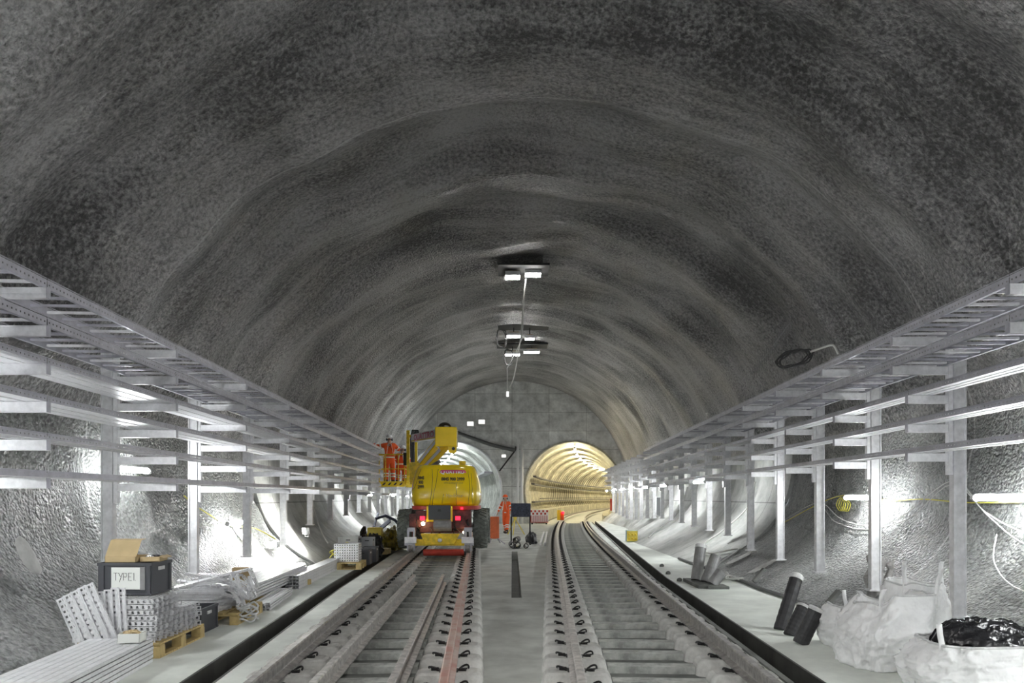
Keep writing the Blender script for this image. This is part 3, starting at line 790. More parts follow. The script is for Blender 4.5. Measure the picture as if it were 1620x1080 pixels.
    bevel(b.build('boots', 'boot', t), .02)
    # helmet
    hb = MB(); hc = ht+Vector((0, -.005, .01)); rings = []
    for i in range(8):
        a = i/7*PI/2; rings.append([tuple(hc+Vector((.118*math.cos(a)*math.cos(q), .14*math.cos(a)*math.sin(q), .115*math.sin(a)))) for q in [j*2*PI/20 for j in range(20)]])
    hb.loft(rings); hb.loft([[tuple(hc+Vector((r*math.cos(q), (r+.025)*math.sin(q)+(.03 if math.sin(q) > 0 else 0), z))) for q in [j*2*PI/20 for j in range(20)]] for r, z in ((.118, 0), (.14, -.006), (.14, -.012), (.118, -.012))], cap=False)
    hb.build('hard_hat', helmet, t, smooth=True)
    b = MB()
    for s in (-1, 1): b.blob(hd+Vector((s*.098, -.005, .03)), (.028, .04, .05), 8, 0)
    b.tube([hd+Vector((-.105, -.02, .05)), hd+Vector((-.08, -.11, .02)), hd+Vector((.08, -.11, .02)), hd+Vector((.105, -.02, .05))], .012, 6)
    b.build('ear_defenders', 'navy', t, smooth=True)
    # harness ring on the back
    b = MB(); b.tube([ch+Vector((.035*math.cos(a), -.15, .06+.035*math.sin(a))) for a in [i*2*PI/12 for i in range(13)]], .008, 6)
    b.bar(ch+Vector((-.1, -.143, .18)), ch+Vector((.1, -.143, -.14)), .03, .006); b.bar(ch+Vector((.1, -.143, .18)), ch+Vector((-.1, -.143, -.14)), .03, .006); b.build('harness', 'navy', t)
    return t

# ------------------------------------------------------------------ boom lift
BY = 18.6; BXC = -1.85; K = BY/F
def lx(px, Y=BY): return (px-PX0)*Y/F-BXC
def lz(py, Y=BY): return CZ-(py-PY0)*Y/F
lift = thing('boom_lift', 'yellow articulating boom lift with rounded counterweight, working over the red-railed track', 'boom lift', (BXC, BY, 0))
prof = [(1.50, .86, .86), (1.60, .905, .93), (1.72, .925, .96), (1.90, .915, .95), (2.10, .885, .92), (2.30, .835, .87), (2.45, .79, .82), (2.53, .75, .77), (2.57, .69, .70)]
NP = 3.6; TC = (.10, 1.0)
def bw(z):
    for i in range(len(prof)-1):
        if prof[i][0] <= z <= prof[i+1][0]:
            t = (z-prof[i][0])/(prof[i+1][0]-prof[i][0]); return lerp(prof[i][1], prof[i+1][1], t), lerp(prof[i][2], prof[i+1][2], t)
    return prof[0][1:] if z < prof[0][0] else prof[-1][1:]
def ring(z, a, bb, n=56, N=NP):
    r = []
    for i in range(n):
        q = 2*PI*i/n; ca, sa = math.cos(q), math.sin(q)
        r.append((TC[0]+a*math.copysign(abs(ca)**(2/N), ca), TC[1]+bb*math.copysign(abs(sa)**(2/N), sa), z))
    return r
def front(x, z, off=.006):
    a, bb = bw(z); u = min(.999, abs((x-TC[0])/a)); return TC[1]-bb*(1-u**NP)**(1/NP)-off
b = MB(); b.loft([ring(*p) for p in prof]); cov = b.build('engine_cover', 'yel', lift, smooth=True, fix=True)
md = cov.modifiers.new('e', 'EDGE_SPLIT'); md.split_angle = 1.0
b = MB(); b.loft([ring(z, a, c) for z, a, c in ((1.40, .84, .86), (1.41, .905, .93), (1.50, .905, .93), (1.505, .85, .86))]); b.build('bumper_band', 'redp', lift, fix=True)
# panel seams following the cover
def seam(pts, name='cover_seam', m='yelold', r=.007):
    P = []
    for i in range(len(pts)-1):
        for j in range(8):
            x = lerp(pts[i][0], pts[i+1][0], j/8); z = lerp(pts[i][1], pts[i+1][1], j/8); P.append((x, front(x, z, -.002), z))
    return P
b = MB()
for pts in ([(-.20, 1.52), (-.17, 1.75), (-.10, 2.1), (-.05, 2.5)], [(-.27, 1.52), (-.22, 1.8), (-.19, 2.2), (-.22, 2.5)], [(.42, 1.52), (.42, 1.85), (.42, 2.1)], [(.72, 1.54), (.76, 1.9), (.74, 2.2), (.70, 2.45)], [(-.70, 1.95), (-.62, 2.1), (-.58, 2.3), (-.50, 2.48)], [(.05, 1.56), (.10, 1.85)], [(.82, 1.56), (.82, 1.95), (.78, 2.4)]):
    b.tube(seam(pts), .006, 5)
b.build('cover_seam', 'blk', cov)
# lettering
def on_front(cx, cz, tilt=0): return lambda x, y: (cx+x, front(cx+x, cz+y, .008), cz+y)
pill = MB(); N = 40
def pillp(w, h, cx, cz, off):
    pts = []
    for i in range(32):
        q = 2*PI*i/32; ca, sa = math.cos(q), math.sin(q)
        x = cx+math.copysign(w-h, ca)+h*ca; z = cz+h*sa; pts.append((x, z))
    return [(x, front(x, z, off), z) for x, z in pts]
cx0, cz0 = lx(715.5), lz(746.5)
for i in range(20):                  # magenta pill as a strip following the cover
    x0, x1 = lerp(-.345, .345, i/20), lerp(-.345, .345, (i+1)/20)
    def hh(x): return .062*math.sqrt(max(0, 1-max(0, (abs(x)-.285)/.06)**2))
    pill.add([(cx0+x0, front(cx0+x0, cz0, .006), cz0-hh(x0)), (cx0+x1, front(cx0+x1, cz0, .006), cz0-hh(x1)), (cx0+x1, front(cx0+x1, cz0, .006), cz0+hh(x1)), (cx0+x0, front(cx0+x0, cz0, .006), cz0+hh(x0))], [(0, 1, 2, 3)])
pill.build('company_badge', 'logo', lift)
text_mesh('Q', .13, 'badge_lettering', 'white', lift, lambda x, y: (cx0-.26+x, front(cx0-.26+x, cz0+y, .014), cz0+y), bold=.003, sx=1.1)
text_mesh('UATTRO', .105, 'badge_lettering', 'white', lift, lambda x, y: (cx0+.06+x, front(cx0+.06+x, cz0+y, .014), cz0+y), bold=.003, sx=1.12)
pz = lz(757.5)
text_mesh('0845 900 2999', .115, 'phone_number', 'blk', lift, lambda x, y: (lx(716)+x, front(lx(716)+x, pz+y, .012), pz+y), bold=.004, sx=.86)
text_mesh('www.quattroplant.co.uk', .05, 'web_address', 'blk', lift, lambda x, y: (lx(717)+x, front(lx(717)+x, lz(763.5)+y, .012), lz(763.5)+y), sx=1.0)
text_mesh('- Haulotte -', .12, 'maker_lettering', 'yelold', lift, lambda x, y: (lx(718)+x, front(lx(718)+x, lz(784.5)+y, .012), lz(784.5)+y), bold=.003, sx=1.0)
text_mesh('- Haulotte -', .12, 'maker_lettering', 'white', lift, lambda x, y: (lx(718)+.008+x, front(lx(718)+.008+x, lz(784.5)+.008+y, .010), lz(784.5)+.008+y), bold=.000, sx=1.0)
for i, tx in enumerate(('0845', '900', '2999')):
    zz = lz(755.5+i*7.2); xx = -.50+.0
    text_mesh(tx, .12, 'phone_number', 'blk', lift, lambda x, y, zz=zz: (xx+x, front(xx+x, zz+y, .012), zz+y), bold=.004, sx=.72)
MB().grid(lambda u, v: (-.775+.035*u, front(-.775+.035*u, 1.95+.28*v, .008), 1.95+.28*v), 3, 6).build('company_badge', 'logo', lift)
text_mesh('QUATTRO', .05, 'badge_lettering', 'white', lift, lambda x, y: (-.757-y, front(-.757-y, 2.09+x, .014), 2.09+x))
bevel(MB().bx((lx(724), .5, 2.55), (lx(734), .8, 2.68)).build('filler_cap', 'yelold', lift), .02)
# chassis
bevel(MB().bx((-.55, .25, .80), (.62, 3.4, 1.32)).build('chassis', 'maroon', lift), .03)
bevel(MB().bx((-.62, .02, 1.15), (-.34, .25, 1.38)).build('side_box', 'maroon', lift), .02); bevel(MB().bx((.30, .02, .92), (.80, .3, 1.40)).build('side_box', 'maroon', lift), .02); bevel(MB().bx((-.8, .1, .95), (-.5, .3, 1.3)).build('side_box', 'maroon', lift), .02)
hx0, hx1 = lx(678), lx(713)
fr = bevel(MB().bx((hx0-.05, -.03, 1.10), (hx1+.05, .2, 1.5)).build('hatch_frame', 'yel', lift), .01)
bevel(MB().bx((hx0, -.05, 1.15), (hx1, -.028, 1.52)).build('hatch', 'crate', fr), .01)
MB().bx((-.04, -.07, 1.36), (.03, -.05, 1.42)).build('hatch_lock', 'dark', fr)
b = MB(); b.tube([(-.15, -.0, 1.0), (.30, -.0, 1.0)], .15, 20); b.build('hydraulic_drum', 'grm', lift, smooth=False)
b = MB()
random.seed(3)
for i in range(14):
    x = random.choice((-.72, -.6, -.45, -.3, .38, .5, .66, .75))+random.uniform(-.05, .05); z0 = random.uniform(.7, 1.25)
    b.tube([(x, .12, z0), (x+random.uniform(-.1, .1), -.02, z0-.1), (x+random.uniform(-.12, .12), .05, z0-.25), (x+.05, .2, z0-.3)], .014, 6)
b.build('hydraulic_hose', 'dark', lift)
b = MB(); b.bx((-.60, -.18, .50), (.64, -.05, .66)); bm_ = b.build('rear_beam', 'yelold', lift)
b = MB(); b.loft([[(-.47, -.2, .80), (.52, -.2, .80), (.52, -.02, .80), (-.47, -.02, .80)], [(-.34, -.26, .53), (.38, -.26, .53), (.38, -.02, .53), (-.34, -.02, .53)]]); bevel(b.build('bumper', 'yelold', lift, fix=True), .01)
b = MB(); b.blob((.03, -.27, .64), (.06, .03, .05), 8, 0); b.build('tow_eye', 'galvl', lift)
MB().tube([(-.42, .05, .31), (.62, .05, .31)], .085, 14).build('axle_tube', 'redp', lift)
for x, z in ((-.44, 1.19), (.47, 1.19)):
    o = MB().box((x, -.02, z), (.12, .05, .10)).build('tail_light', 'tail', lift); MB().box((x, -.0, z), (.2, .03, .16)).build('light_surround', 'dark', o)
MB().box((.57, -.02, 1.44), (.06, .05, .05)).build('tail_light', 'tail', lift)
b = MB().blob((-.42, -.05, 1.05), (.05, .03, .05), 8, 0); b.build('reversing_light', 'amber', lift)
b = MB().blob((.62, -.04, .83), (.035, .02, .03), 8, 0); b.build('reversing_light', 'amber', lift)
def wheel(x, y, z, r, w):
    b = MB(); rings = []
    for (rr, dx) in ((r*.55, -w/2), (r*.9, -w/2), (r*.97, -w*.38), (r*.97, w*.38), (r*.9, w/2), (r*.55, w/2)):
        rings.append([(x+dx, y+rr*math.cos(a), z+rr*math.sin(a)) for a in [i*2*PI/36 for i in range(36)]])
    b.loft(rings, cap=False)
    for i in range(24):                         # chevron lugs
        a = 2*PI*i/24
        for s in (-1, 1):
            a2 = a+(.13 if s > 0 else 0)
            p = Vector((x+s*w*.04, y+r*math.cos(a2), z+r*math.sin(a2))); q = Vector((x+s*w*.49, y+r*.97*math.cos(a2+.20), z+r*.97*math.sin(a2+.20)))
            d = (q-p); R = Matrix((d.normalized(), Vector((0, math.cos(a2+.1), math.sin(a2+.1))).cross(d.normalized()).normalized(), Vector((0, math.cos(a2+.1), math.sin(a2+.1))))).transposed()
            b.box((p+q)/2, (d.length, .045, .05), R)
    o = b.build('tyre', 'tyre', lift)
    h = MB(); h.loft([[(x+dx, y+rr*math.cos(a), z+rr*math.sin(a)) for a in [i*2*PI/24 for i in range(24)]] for rr, dx in ((r*.56, -w*.4), (r*.2, -w*.2), (r*.2, w*.2), (r*.56, w*.4))]); h.build('wheel_rim', 'redp', o)
for y in (1.0, 3.1):
    wheel(-1.0, y, .88, .51, .36); wheel(1.0, y, .88, .51, .36)
MB().tube([(-.82, 1.0, .88), (.82, 1.0, .88)], .09, 12).build('axle', 'grm', lift)
MB().tube([(-.82, 3.1, .88), (.82, 3.1, .88)], .09, 12).build('axle', 'grm', lift)
for s in (-1, 1):                              # rail gear
    x = s*.72
    b = MB(); b.bx((x-.10, -.12, .36), (x-.05, .02, .9)); b.bx((x+.05, -.12, .36), (x+.10, .02, .9)); b.bx((x-.16, -.16, .50), (x+.16, -.10, .68)); b.bx((x-.09, -.1, .85), (x+.09, .6, .95))
    o = b.build('rail_gear', 'galvd', lift)
    bevel(MB().bx((x-.15, -.22, .56), (x+.15, -.165, .72)).build('guard_plate', 'galvl', o), .01)
    wv = MB(); wv.loft([[(x+dx, -.02+rr*math.cos(a), .315+.15+rr*math.sin(a)) for a in [i*2*PI/28 for i in range(28)]] for rr, dx in ((.15, -.06), (.15, .045), (.17, .05), (.17, .065))]); wv.build('rail_wheel', 'rail', o)
# turret pedestal and arms
bevel(MB().bx((-.55, 1.5, 1.3), (.7, 3.0, 2.3)).build('turret', 'grm', lift), .04)
P = Vector
A0 = P((-.95, 3.0, 2.62)); A1 = P((.02, 1.5, 3.52)); B0 = P((-.80, 2.7, 2.45)); B1 = P((.10, 1.4, 3.2))
bevel(MB().bx((-1.15, 2.7, 2.1), (-.7, 3.3, 2.75)).build('arm_bracket', 'yelold', lift), .02)
for p, q in ((A0, A1), (B0, B1)):
    o = bevel(MB().bar(p, q, .17, .17).build('lower_arm', 'yel', lift), .015)
    d = (q-p).normalized(); side = P((d.y, -d.x, 0)).normalized(); s = side if side.y < 0 else -side
    MB().bar(p+d*.25+s*.088, q-d*.35+s*.088, .004, .1).build('arm_stripe', 'white', o)
MB().tube([(-.62, 2.2, 2.5), (-.18, 1.7, 2.72)], .05, 10).build('lift_ram', 'grm', lift)
kx0, kx1 = lx(689, 20), lx(723, 20); kz0, kz1 = lz(706.5, 20), lz(675.5, 20)
kn = bevel(MB().bx((kx0, 1.25, kz0), (kx1, 1.75, kz1)).build('knuckle', 'yel', lift), .025)
b = MB(); b.loft([[(lx(709, 20), y, kz0+.01), (lx(723, 20), y, kz0+.01), (lx(722, 20), y, kz0-.14), (lx(718, 20), y, kz0-.19), (lx(711, 20), y, kz0-.16)] for y in (1.27, 1.45)]); b.build('lug', 'yel', kn, fix=True)
MB().tube([(lx(718, 20), 1.25, kz0-.06), (lx(718, 20), 1.28, kz0-.06)], .045, 14).build('pin_hole', 'blk', kn)  # black disc paints the dark hole in the lug
b = MB()
for j in range(4):
    b.tube([(lx(696, 20)+j*.035, 1.5, kz1-.05)]+[(lx(703, 20)+(.17-j*.02)*math.cos(a)+j*.01, 1.5+j*.05, kz1+.0+(.13-j*.01)*math.sin(a)) for a in [PI-i*PI/8 for i in range(9)]], .017, 6)
b.build('hose_loop', 'dark', lift)
# upper boom, white with lettering, running away to the jib
U0 = P((-.16, 1.75, 3.50)); U1 = P((-3.42+1.85+.0, 25.4-BY, 3.78))
ub = bevel(MB().bar(U0, U1, .20, .26).build('upper_boom', 'white', lift), .01)
d = (U1-U0).normalized(); sd = P((-d.y, d.x, 0)).normalized(); up = sd.cross(d); up = up if up.z > 0 else -up
LB = (U1-U0).length
def on_boom(x, y):
    c = U0+d*(LB*.48-x); return tuple(c+sd*.106+up*y)
MB().bar(U0+d*.2-up*.10+sd*.102, U1-up*.10+sd*.102, .004, .05).build('boom_stripe', 'yel', ub)
text_mesh('QUATTRO', .26, 'boom_lettering', 'logo', ub, on_boom, bold=.01, sx=3.3)
# jib mast with hoses
jx0, jx1 = (643-PX0)*26/F-BXC, (660-PX0)*26/F-BXC
jy = 26-BY
b = MB(); b.bx((jx0, jy, 2.15), (jx0+.11, jy+.12, 4.12)); bevel(b.build('jib_mast', 'yelold', lift), .01)
b = MB(); b.bx((jx1-.09, jy, 2.95), (jx1, jy+.12, 3.95)); b.bx((jx0, jy+.02, 3.86), (jx1, jy+.1, 3.96)); bevel(b.build('jib_mast', 'yel', lift), .01)
b = MB()
for j in range(3):
    x = jx0+.15+j*.05; b.tube([(x, jy+.03, 2.3), (x+.02, jy, 3.0), (x, jy+.02, 3.8), (x+.06, jy+.02, 4.13), (x+.16, jy, 4.12), (x+.22, jy, 3.9)], .024, 6)
b.build('jib_hose', 'dark', lift)
b = MB(); b.bx((jx0-.02, jy-.02, 2.08), (jx1+.05, jy+.35, 2.22)); bevel(b.build('jib_foot', 'yelold', lift), .01)
# basket
ax0, ax1 = (600-PX0)*26.3/F-BXC, (640-PX0)*26.3/F-BXC; ay = 26.3-BY; az = 2.13
bk = MB().bx((ax0, ay, az), (ax1, ay+.95, az+.06)).build('basket_floor', 'yelold', lift)
o = MB().bx((ax0, ay-.015, az-.03), (ax1, ay, az+.17)).build('toe_board', 'yel', bk); 
b = MB()
for i in range(4):
    x = lerp(ax0+.1, ax1-.2, i/3); b.add([(x, ay-.019, az+.03), (x+.07, ay-.019, az+.03), (x+.15, ay-.019, az+.12), (x+.08, ay-.019, az+.12)], [(0, 1, 2, 3)])
b.build('hazard_chevron', 'blk', bk)
b = MB()
for z in (.62, 1.14):
    b.tube([(ax0, ay, az+z), (ax1, ay, az+z), (ax1, ay+.95, az+z), (ax0, ay+.95, az+z), (ax0, ay, az+z)], .02, 8)
for x in (ax0, lerp(ax0, ax1, .25), lerp(ax0, ax1, .75), ax1):
    for y in (ay, ay+.95): b.tube([(x, y, az), (x, y, az+1.14)], .018, 8)
b.build('guard_rail', 'yelold', lift)
MB().bx((ax1-.04, ay-.02, az+.75), (ax1+.12, ay+.2, az+1.2)).build('control_box', 'dark', lift)
MB().bx((ax1-.03, ay+.3, az), (jx0+.05, ay+.5, az+.3)).build('basket_mount', 'yelold', lift)
bxw = BXC
person('worker in orange hi-vis and white hard hat, back turned, standing in lift basket', (bxw+lerp(ax0, ax1, .36), 26.3+.28, az+.062), PI*.08,
       ((-.20, .08, -.04), (-.20, .14, .08)), ((.16, .12, -.16), (.02, .24, .06)), legL=(.05, .0), legR=(.06, .04), bend=.12, helmet='white')
person('second worker in orange stooping behind the basket control box', (bxw+lerp(ax0, ax1, .74), 26.3+.66, az+.062), PI*.0,
       ((-.06, .16, -.18), (.05, .2, -.08)), ((.06, .16, -.18), (-.02, .2, -.05)), legL=(.14, .0), legR=(.20, .1), bend=.75, helmet='white', crouch=.22)
person('worker in orange walking on the centre slab beyond the sign board', (-.27, 34.6, .014), PI*.86,
       ((-.12, .05, -.24), (-.04, .16, -.16)), ((.14, -.02, -.24), (.05, .1, -.2)), legL=(.12, .2), legR=(.0, -.22), bend=.12, helmet='orange')

# ------------------------------------------------------------------ things on the crate-side walkway
def perf_channel(L, W, H, pitch=.05, hole=.022, rows=2):
    b = MB()
    b.perf(L, W, (-L/2, -W/2, H), (1, 0, 0), (0, 1, 0), pitch, hole, rows)
    for y in (-W/2, W/2):
        b.perf(L, H, (-L/2, y, 0), (1, 0, 0), (0, 0, 1), pitch, min(hole*1.15, H*.58))
        b.bx((-L/2, y-.001, H-.002), (L/2, y+.001, H)); b.bx((-L/2, y, 0), (L/2, y+(.012 if y < 0 else -.012), .002))
    return b
def pallet(name_label, loc, rz, W=.8, L=1.1):
    t = thing('wooden_pallet', name_label, 'pallet', loc, rz, 'wooden pallets on the crate-side walkway')
    for i in range(5):
        x = lerp(-W/2+.06, W/2-.06, i/4); bevel(MB().bx((x-.055, -L/2, .125), (x+.055, L/2, .145)).build('deck_board', 'wood', t), .003)
    for x in (-W/2+.05, 0, W/2-.05):
        MB().bx((x-.05, -L/2, 0), (x+.05, L/2, .02)).build('bottom_board', 'wood', t)
        for y in (-L/2+.06, 0, L/2-.06): bevel(MB().bx((x-.05, y-.06, .02), (x+.05, y+.06, .108)).build('block', 'wood', t), .003)
    for y in (-L/2+.06, 0, L/2-.06): MB().bx((-W/2, y-.05, .108), (W/2, y+.05, .125)).build('cross_board', 'wood', t)
    return t
pallet('yellow-brown wooden pallet under the perforated channel stack beneath the TYPE1 crate', (-3.80, 7.52, WZ), .03)
pallet('wooden pallet under the messy bracket pile', (-3.74, 9.28, WZ), .04, .8, 1.0)
pallet('wooden pallet under the silver perforated pack by the wall flood', (-3.72, 15.9, WZ), -1.5, .8, .95)
pallet('small wooden pallet between the black bags and the olive yellow sheet', (-3.66, 19.9, WZ), 1.5, .5, .6)
# near stack of struts
def strut(L, W, H):
    b = MB(); t = .003
    b.bx((-W/2, -L/2, H-t), (W/2, L/2, H)); b.bx((-W/2, -L/2, 0), (-W/2+t, L/2, H)); b.bx((W/2-t, -L/2, 0), (W/2, L/2, H))
    b.bx((-W/2, -L/2, 0), (-W/2+.012, L/2, t)); b.bx((W/2-.012, -L/2, 0), (W/2, L/2, t)); return b
def pack(name, cat, label, group, mb, m, origin, rz, nx, nz, dx, dz, jit=.0, rowname='row', yj=0.0, mats=None):
    src = None; R = Matrix.Rotation(rz, 3, 'Z')
    for k in range(nz):
        for i in range(nx):
            p = Vector(origin)+R @ Vector(((i-(nx-1)/2)*dx+random.uniform(-jit, jit), random.uniform(-yj, yj), 0))+Vector((0, 0, k*dz+.001))
            lb = label % (ordw(nz-1-k), ordw(nx-1-i))
            if src is None:
                src = mb.build(name, m, None); tag(src, lb, cat, group); o = src
            else: o = dup(src, label=lb)
            o.location = p; o.rotation_euler = (0, 0, rz)
random.seed(11)
pack('steel_strut', 'strut', 'long galvanised strut in the near stack, %s layer down, %s from the rails', 'struts in the near stack', strut(3.3, .064, .032), 'galvl', (-3.50, 5.18, WZ), .10, 8, 6, .0725, .0385, .001, yj=.012)
# perforated channels lying across the first pallet
MC = perf_channel(.80, .10, .045, .055, .026, 2)
def cross_pack(label, group, mb, m, origin, n_y, n_z, dy, dz, taper=0, name='perforated_channel'):
    src = None
    for k in range(n_z):
        for i in range(n_y-(taper if k >= n_z-3 else 0)):
            lb = label % (ordw(n_z-1-k), ordw(i))
            if src is None: src = mb.build(name, m); tag(src, lb, 'channel', group); o = src
            else: o = dup(src, label=lb)
            o.location = Vector(origin)+Vector((random.uniform(-.012, .012)-(.0 if k < 5 else .04), i*dy, k*dz+.001)); o.rotation_euler = (0, 0, random.uniform(-.006, .006))
cross_pack('perforated channel stacked under the TYPE1 crate, %s layer down, %s back', 'channels stacked under the crate', MC, 'galvl', (-3.83, 7.06, WZ+.146), 9, 8, .112, .053, taper=3)
# leaning perforated trays
random.seed(5)
def lean(n, p_bot, p_top, wdir, w, L, label, group, yoff):
    pb, pt_ = Vector(p_bot), Vector(p_top); U = (pt_-pb).normalized(); V = Vector(wdir); V = (V-U*V.dot(U)).normalized(); N = U.cross(V)
    src = None
    for i in range(n):
        R = Matrix((U, V, N)).transposed().to_4x4()
        lb = label % ordw(i)
        if src is None: src = perf_channel(L, w*.97, .02, .05, .022, 2).build('perforated_tray', 'galvl'); tag(src, lb, 'tray', group); o = src
        else: o = dup(src, label=lb)
        o.matrix_world = Matrix.Translation(pb+U*L/2+V*(w*(i+.5))+U*random.uniform(-.015, .015)) @ R
lean(5, at(128, 1040, 6.90), at(92, 958, 6.93), (.8, 0, .5), .078, .60, 'perforated tray leaning at a slant against the rough wall, %s of five from the wall', 'slanting perforated trays', 0)
lean(5, at(146, 1030, 6.965), at(141, 930, 6.985), (1, 0, 0), .068, .58, 'perforated tray propped upright behind the slanting ones, %s from the wall', 'upright perforated trays', 0)
# crates
def crate(label, loc, rz, w, d, h, m='crate', fill=False):
    t = thing('plastic_crate', label, 'crate', loc, rz); T = .012
    b = MB(); b.bx((-w/2, -d/2, 0), (w/2, -d/2+T, h)); b.bx((-w/2, d/2-T, 0), (w/2, d/2, h)); b.bx((-w/2, -d/2, 0), (-w/2+T, d/2, h)); b.bx((w/2-T, -d/2, 0), (w/2, d/2, h)); b.bx((-w/2, -d/2, 0), (w/2, d/2, T))
    b.build('shell', m, t)
    b = MB(); e = .014
    for z, hh in ((h-.03, .03), (.0, .012)): b.bx((-w/2-e, -d/2-e, z), (w/2+e, -d/2, z+hh)); b.bx((-w/2-e, d/2, z), (w/2+e, d/2+e, z+hh)); b.bx((-w/2-e, -d/2, z), (-w/2, d/2, z+hh)); b.bx((w/2, -d/2, z), (w/2+e, d/2, z+hh))
    b.build('rim', m, t)
    b = MB()
    for sx in (-1, 1):
        for sy in (-1, 1): b.bx((sx*w/2, sy*(d/2-.04), 0), (sx*(w/2+.012), sy*(d/2), h)); b.bx((sx*(w/2-.05), sy*d/2, 0), (sx*(w/2), sy*(d/2+.012), h))
    b.build('corner_rib', m, t)
    for s in (-1, 1):
        o = MB().bx((s*(w/2+.001), -.06, h-.085), (s*(w/2+.010), .06, h-.05)).build('hand_hole', 'dark' if m != 'crate' else 'cap', t)
    MB().bx((-.05, -d/2-.002, h-.085), (.05, -d/2-.010, h-.06)).build('hand_hole', 'dark', t)
    return t
ct = WZ+.146+8*.053+.004
c1 = crate('dark grey crate with a paper sheet reading TYPE1, on top of the perforated channels', (-3.86, 7.46, ct), -.02, .52, .40, .32)
MB().bx((-.13, -.218, .055), (.16, -.216, .275)).build('paper', 'refl', c1)
MB().bx((.16, -.219, .05), (.21, -.2165, .28)).build('tape', 'grm', c1)
b = MB()
def stroke(pts, ox, sc=1): b.tube([(ox+x*.04*sc, -.2205, .145+z*.075*sc) for x, z in pts], .0022, 4)
stroke([(0, 1), (1, 1)], -.105); stroke([(.5, 1), (.5, 0)], -.105)
stroke([(0, 1), (.5, .5)], -.055); stroke([(1, 1), (.2, -.2)], -.055)
stroke([(0, 0), (0, 1), (.7, .95), (.8, .65), (.6, .45), (0, .5)], -.005)
stroke([(.8, 1), (0, 1), (0, 0), (.8, 0)], .045); stroke([(0, .5), (.6, .5)], .045); stroke([(0, 1), (0, 0)], .10); stroke([(.3, 0), (.4, .05)], .10)
b.build('handwriting', 'blk', c1)
crate('dark open crate on the floor between the channel stack and the bracket pile', (-3.74, 8.46, WZ), .03, .42, .50, .28)
def carton(label, loc, rz, w, d, h, m='card', flap=.12, lid=None, inside=None):
    t = thing('cardboard_box', label, 'box', loc, rz); T = .006
    b = MB(); b.bx((-w/2, -d/2, 0), (w/2, -d/2+T, h)); b.bx((-w/2, d/2-T, 0), (w/2, d/2, h)); b.bx((-w/2, -d/2, 0), (-w/2+T, d/2, h)); b.bx((w/2-T, -d/2, 0), (w/2, d/2, h)); b.bx((-w/2, -d/2, 0), (w/2, d/2, T)); b.build('carton', m, t)
    if flap:
        b = MB(); b.box((w/2+flap*.4, 0, h-flap*.1), (flap, d, .004), Matrix.Rotation(.4, 3, 'Y')); b.build('flap', m, t)
    if lid:
        b = MB(); p = Vector((0, -d/2+.01, h)); R = Matrix.Rotation(lid[0], 3, 'X'); b.box(p+R @ Vector((0, lid[1]/2, 0)), (w*1.02, lid[1], .005), R); q = p+R @ Vector((0, lid[1], 0)); R2 = Matrix.Rotation(lid[0]-.9, 3, 'X'); b.box(q+R2 @ Vector((0, .05, 0)), (w*.98, .11, .005), R2); b.build('flap', m, t)
    if inside: b = MB(); b.blob((0, 0, h*.8), (w*.4, d*.4, h*.45), 10, .25, 3, seed=2); b.build('contents', inside, t)
    return t
carton('flattened brown cardboard box with its lid tilted up on the TYPE1 crate', (-3.93, 7.43, ct+.322), .04, .30, .30, .055, lid=(.95, .20), flap=0)
carton('small open brown carton holding something black, on the TYPE1 crate', (-3.68, 7.47, ct+.322), .15, .19, .24, .05, inside='plas', flap=.05)
wb = carton('small white carton with a crumpled brown filling on the near strut stack', (-3.46, 6.62, WZ+6*.0385+.003), .1, .19, .16, .085, m='refl', flap=0, inside='card')
# tangled brackets on the second pallet
random.seed(21)
src = None; cnt = 0
def bracket_mesh(L=.55): 
    b = perf_channel(L, .045, .03, .07, .02, 1); return b
for k in range(9):
    ny = 9 if k < 6 else 7
    for i in range(ny):
        cnt += 1
        if k < 7: loc = (-3.82+random.uniform(-.05, .05), 8.86+i*.098+random.uniform(-.006, .006), WZ+.149+k*.036); rot = (random.uniform(-.05, .05), 0, random.uniform(-.04, .04))
        else: loc = (-3.80+random.uniform(-.12, .12), 8.95+i*.11, WZ+.149+k*.042+random.uniform(0, .04)); rot = (random.uniform(-.4, .4), random.uniform(-.25, .25), random.uniform(-.7, .7))
        lb = 'slotted bracket in the messy pile, %s layer up, %s back' % (ordw(k), ordw(i))
        if src is None: src = bracket_mesh().build('slotted_bracket', 'galvl'); tag(src, lb, 'bracket', 'brackets in the messy pile'); o = src
        else: o = dup(src, label=lb)
        o.location = loc; o.rotation_euler = rot
src = None
for i in range(34):
    loc = (-3.46+random.uniform(-.06, .10), 8.92+random.uniform(0, .75), WZ+.18+random.uniform(.0, .36)); rot = (random.uniform(-1, 1), random.uniform(.3, 1.4), random.uniform(-.8, .8))
    if src is None: src = perf_channel(.16, .04, .025, .05, .018, 1).build('short_bracket', 'galvl'); o = tag(src, 'short galvanised bracket tumbling down the rail side of the messy pile', 'bracket', 'short brackets tumbling off the pile')
    else: o = dup(src)
    o.location = loc; o.rotation_euler = rot
carton('torn piece of brown cardboard box standing at the back of the bracket pile', (-3.62, 9.72, WZ+.149), .2, .22, .07, .46, flap=0)
o = MB(); P0 = []
for i in range(60):
    a = i*.62; P0.append((-3.27+.10*math.cos(a)+.03*math.sin(i*1.3), 8.98+.12*math.sin(a), WZ+.03+.18*abs(math.sin(i*.13))+.03*math.cos(i*2.1)))
cable(P0, .012, 'cap', 'rope_tangle', 'pale rope tangle at the corner of the bracket pile pallet', 'rope', sub=2)
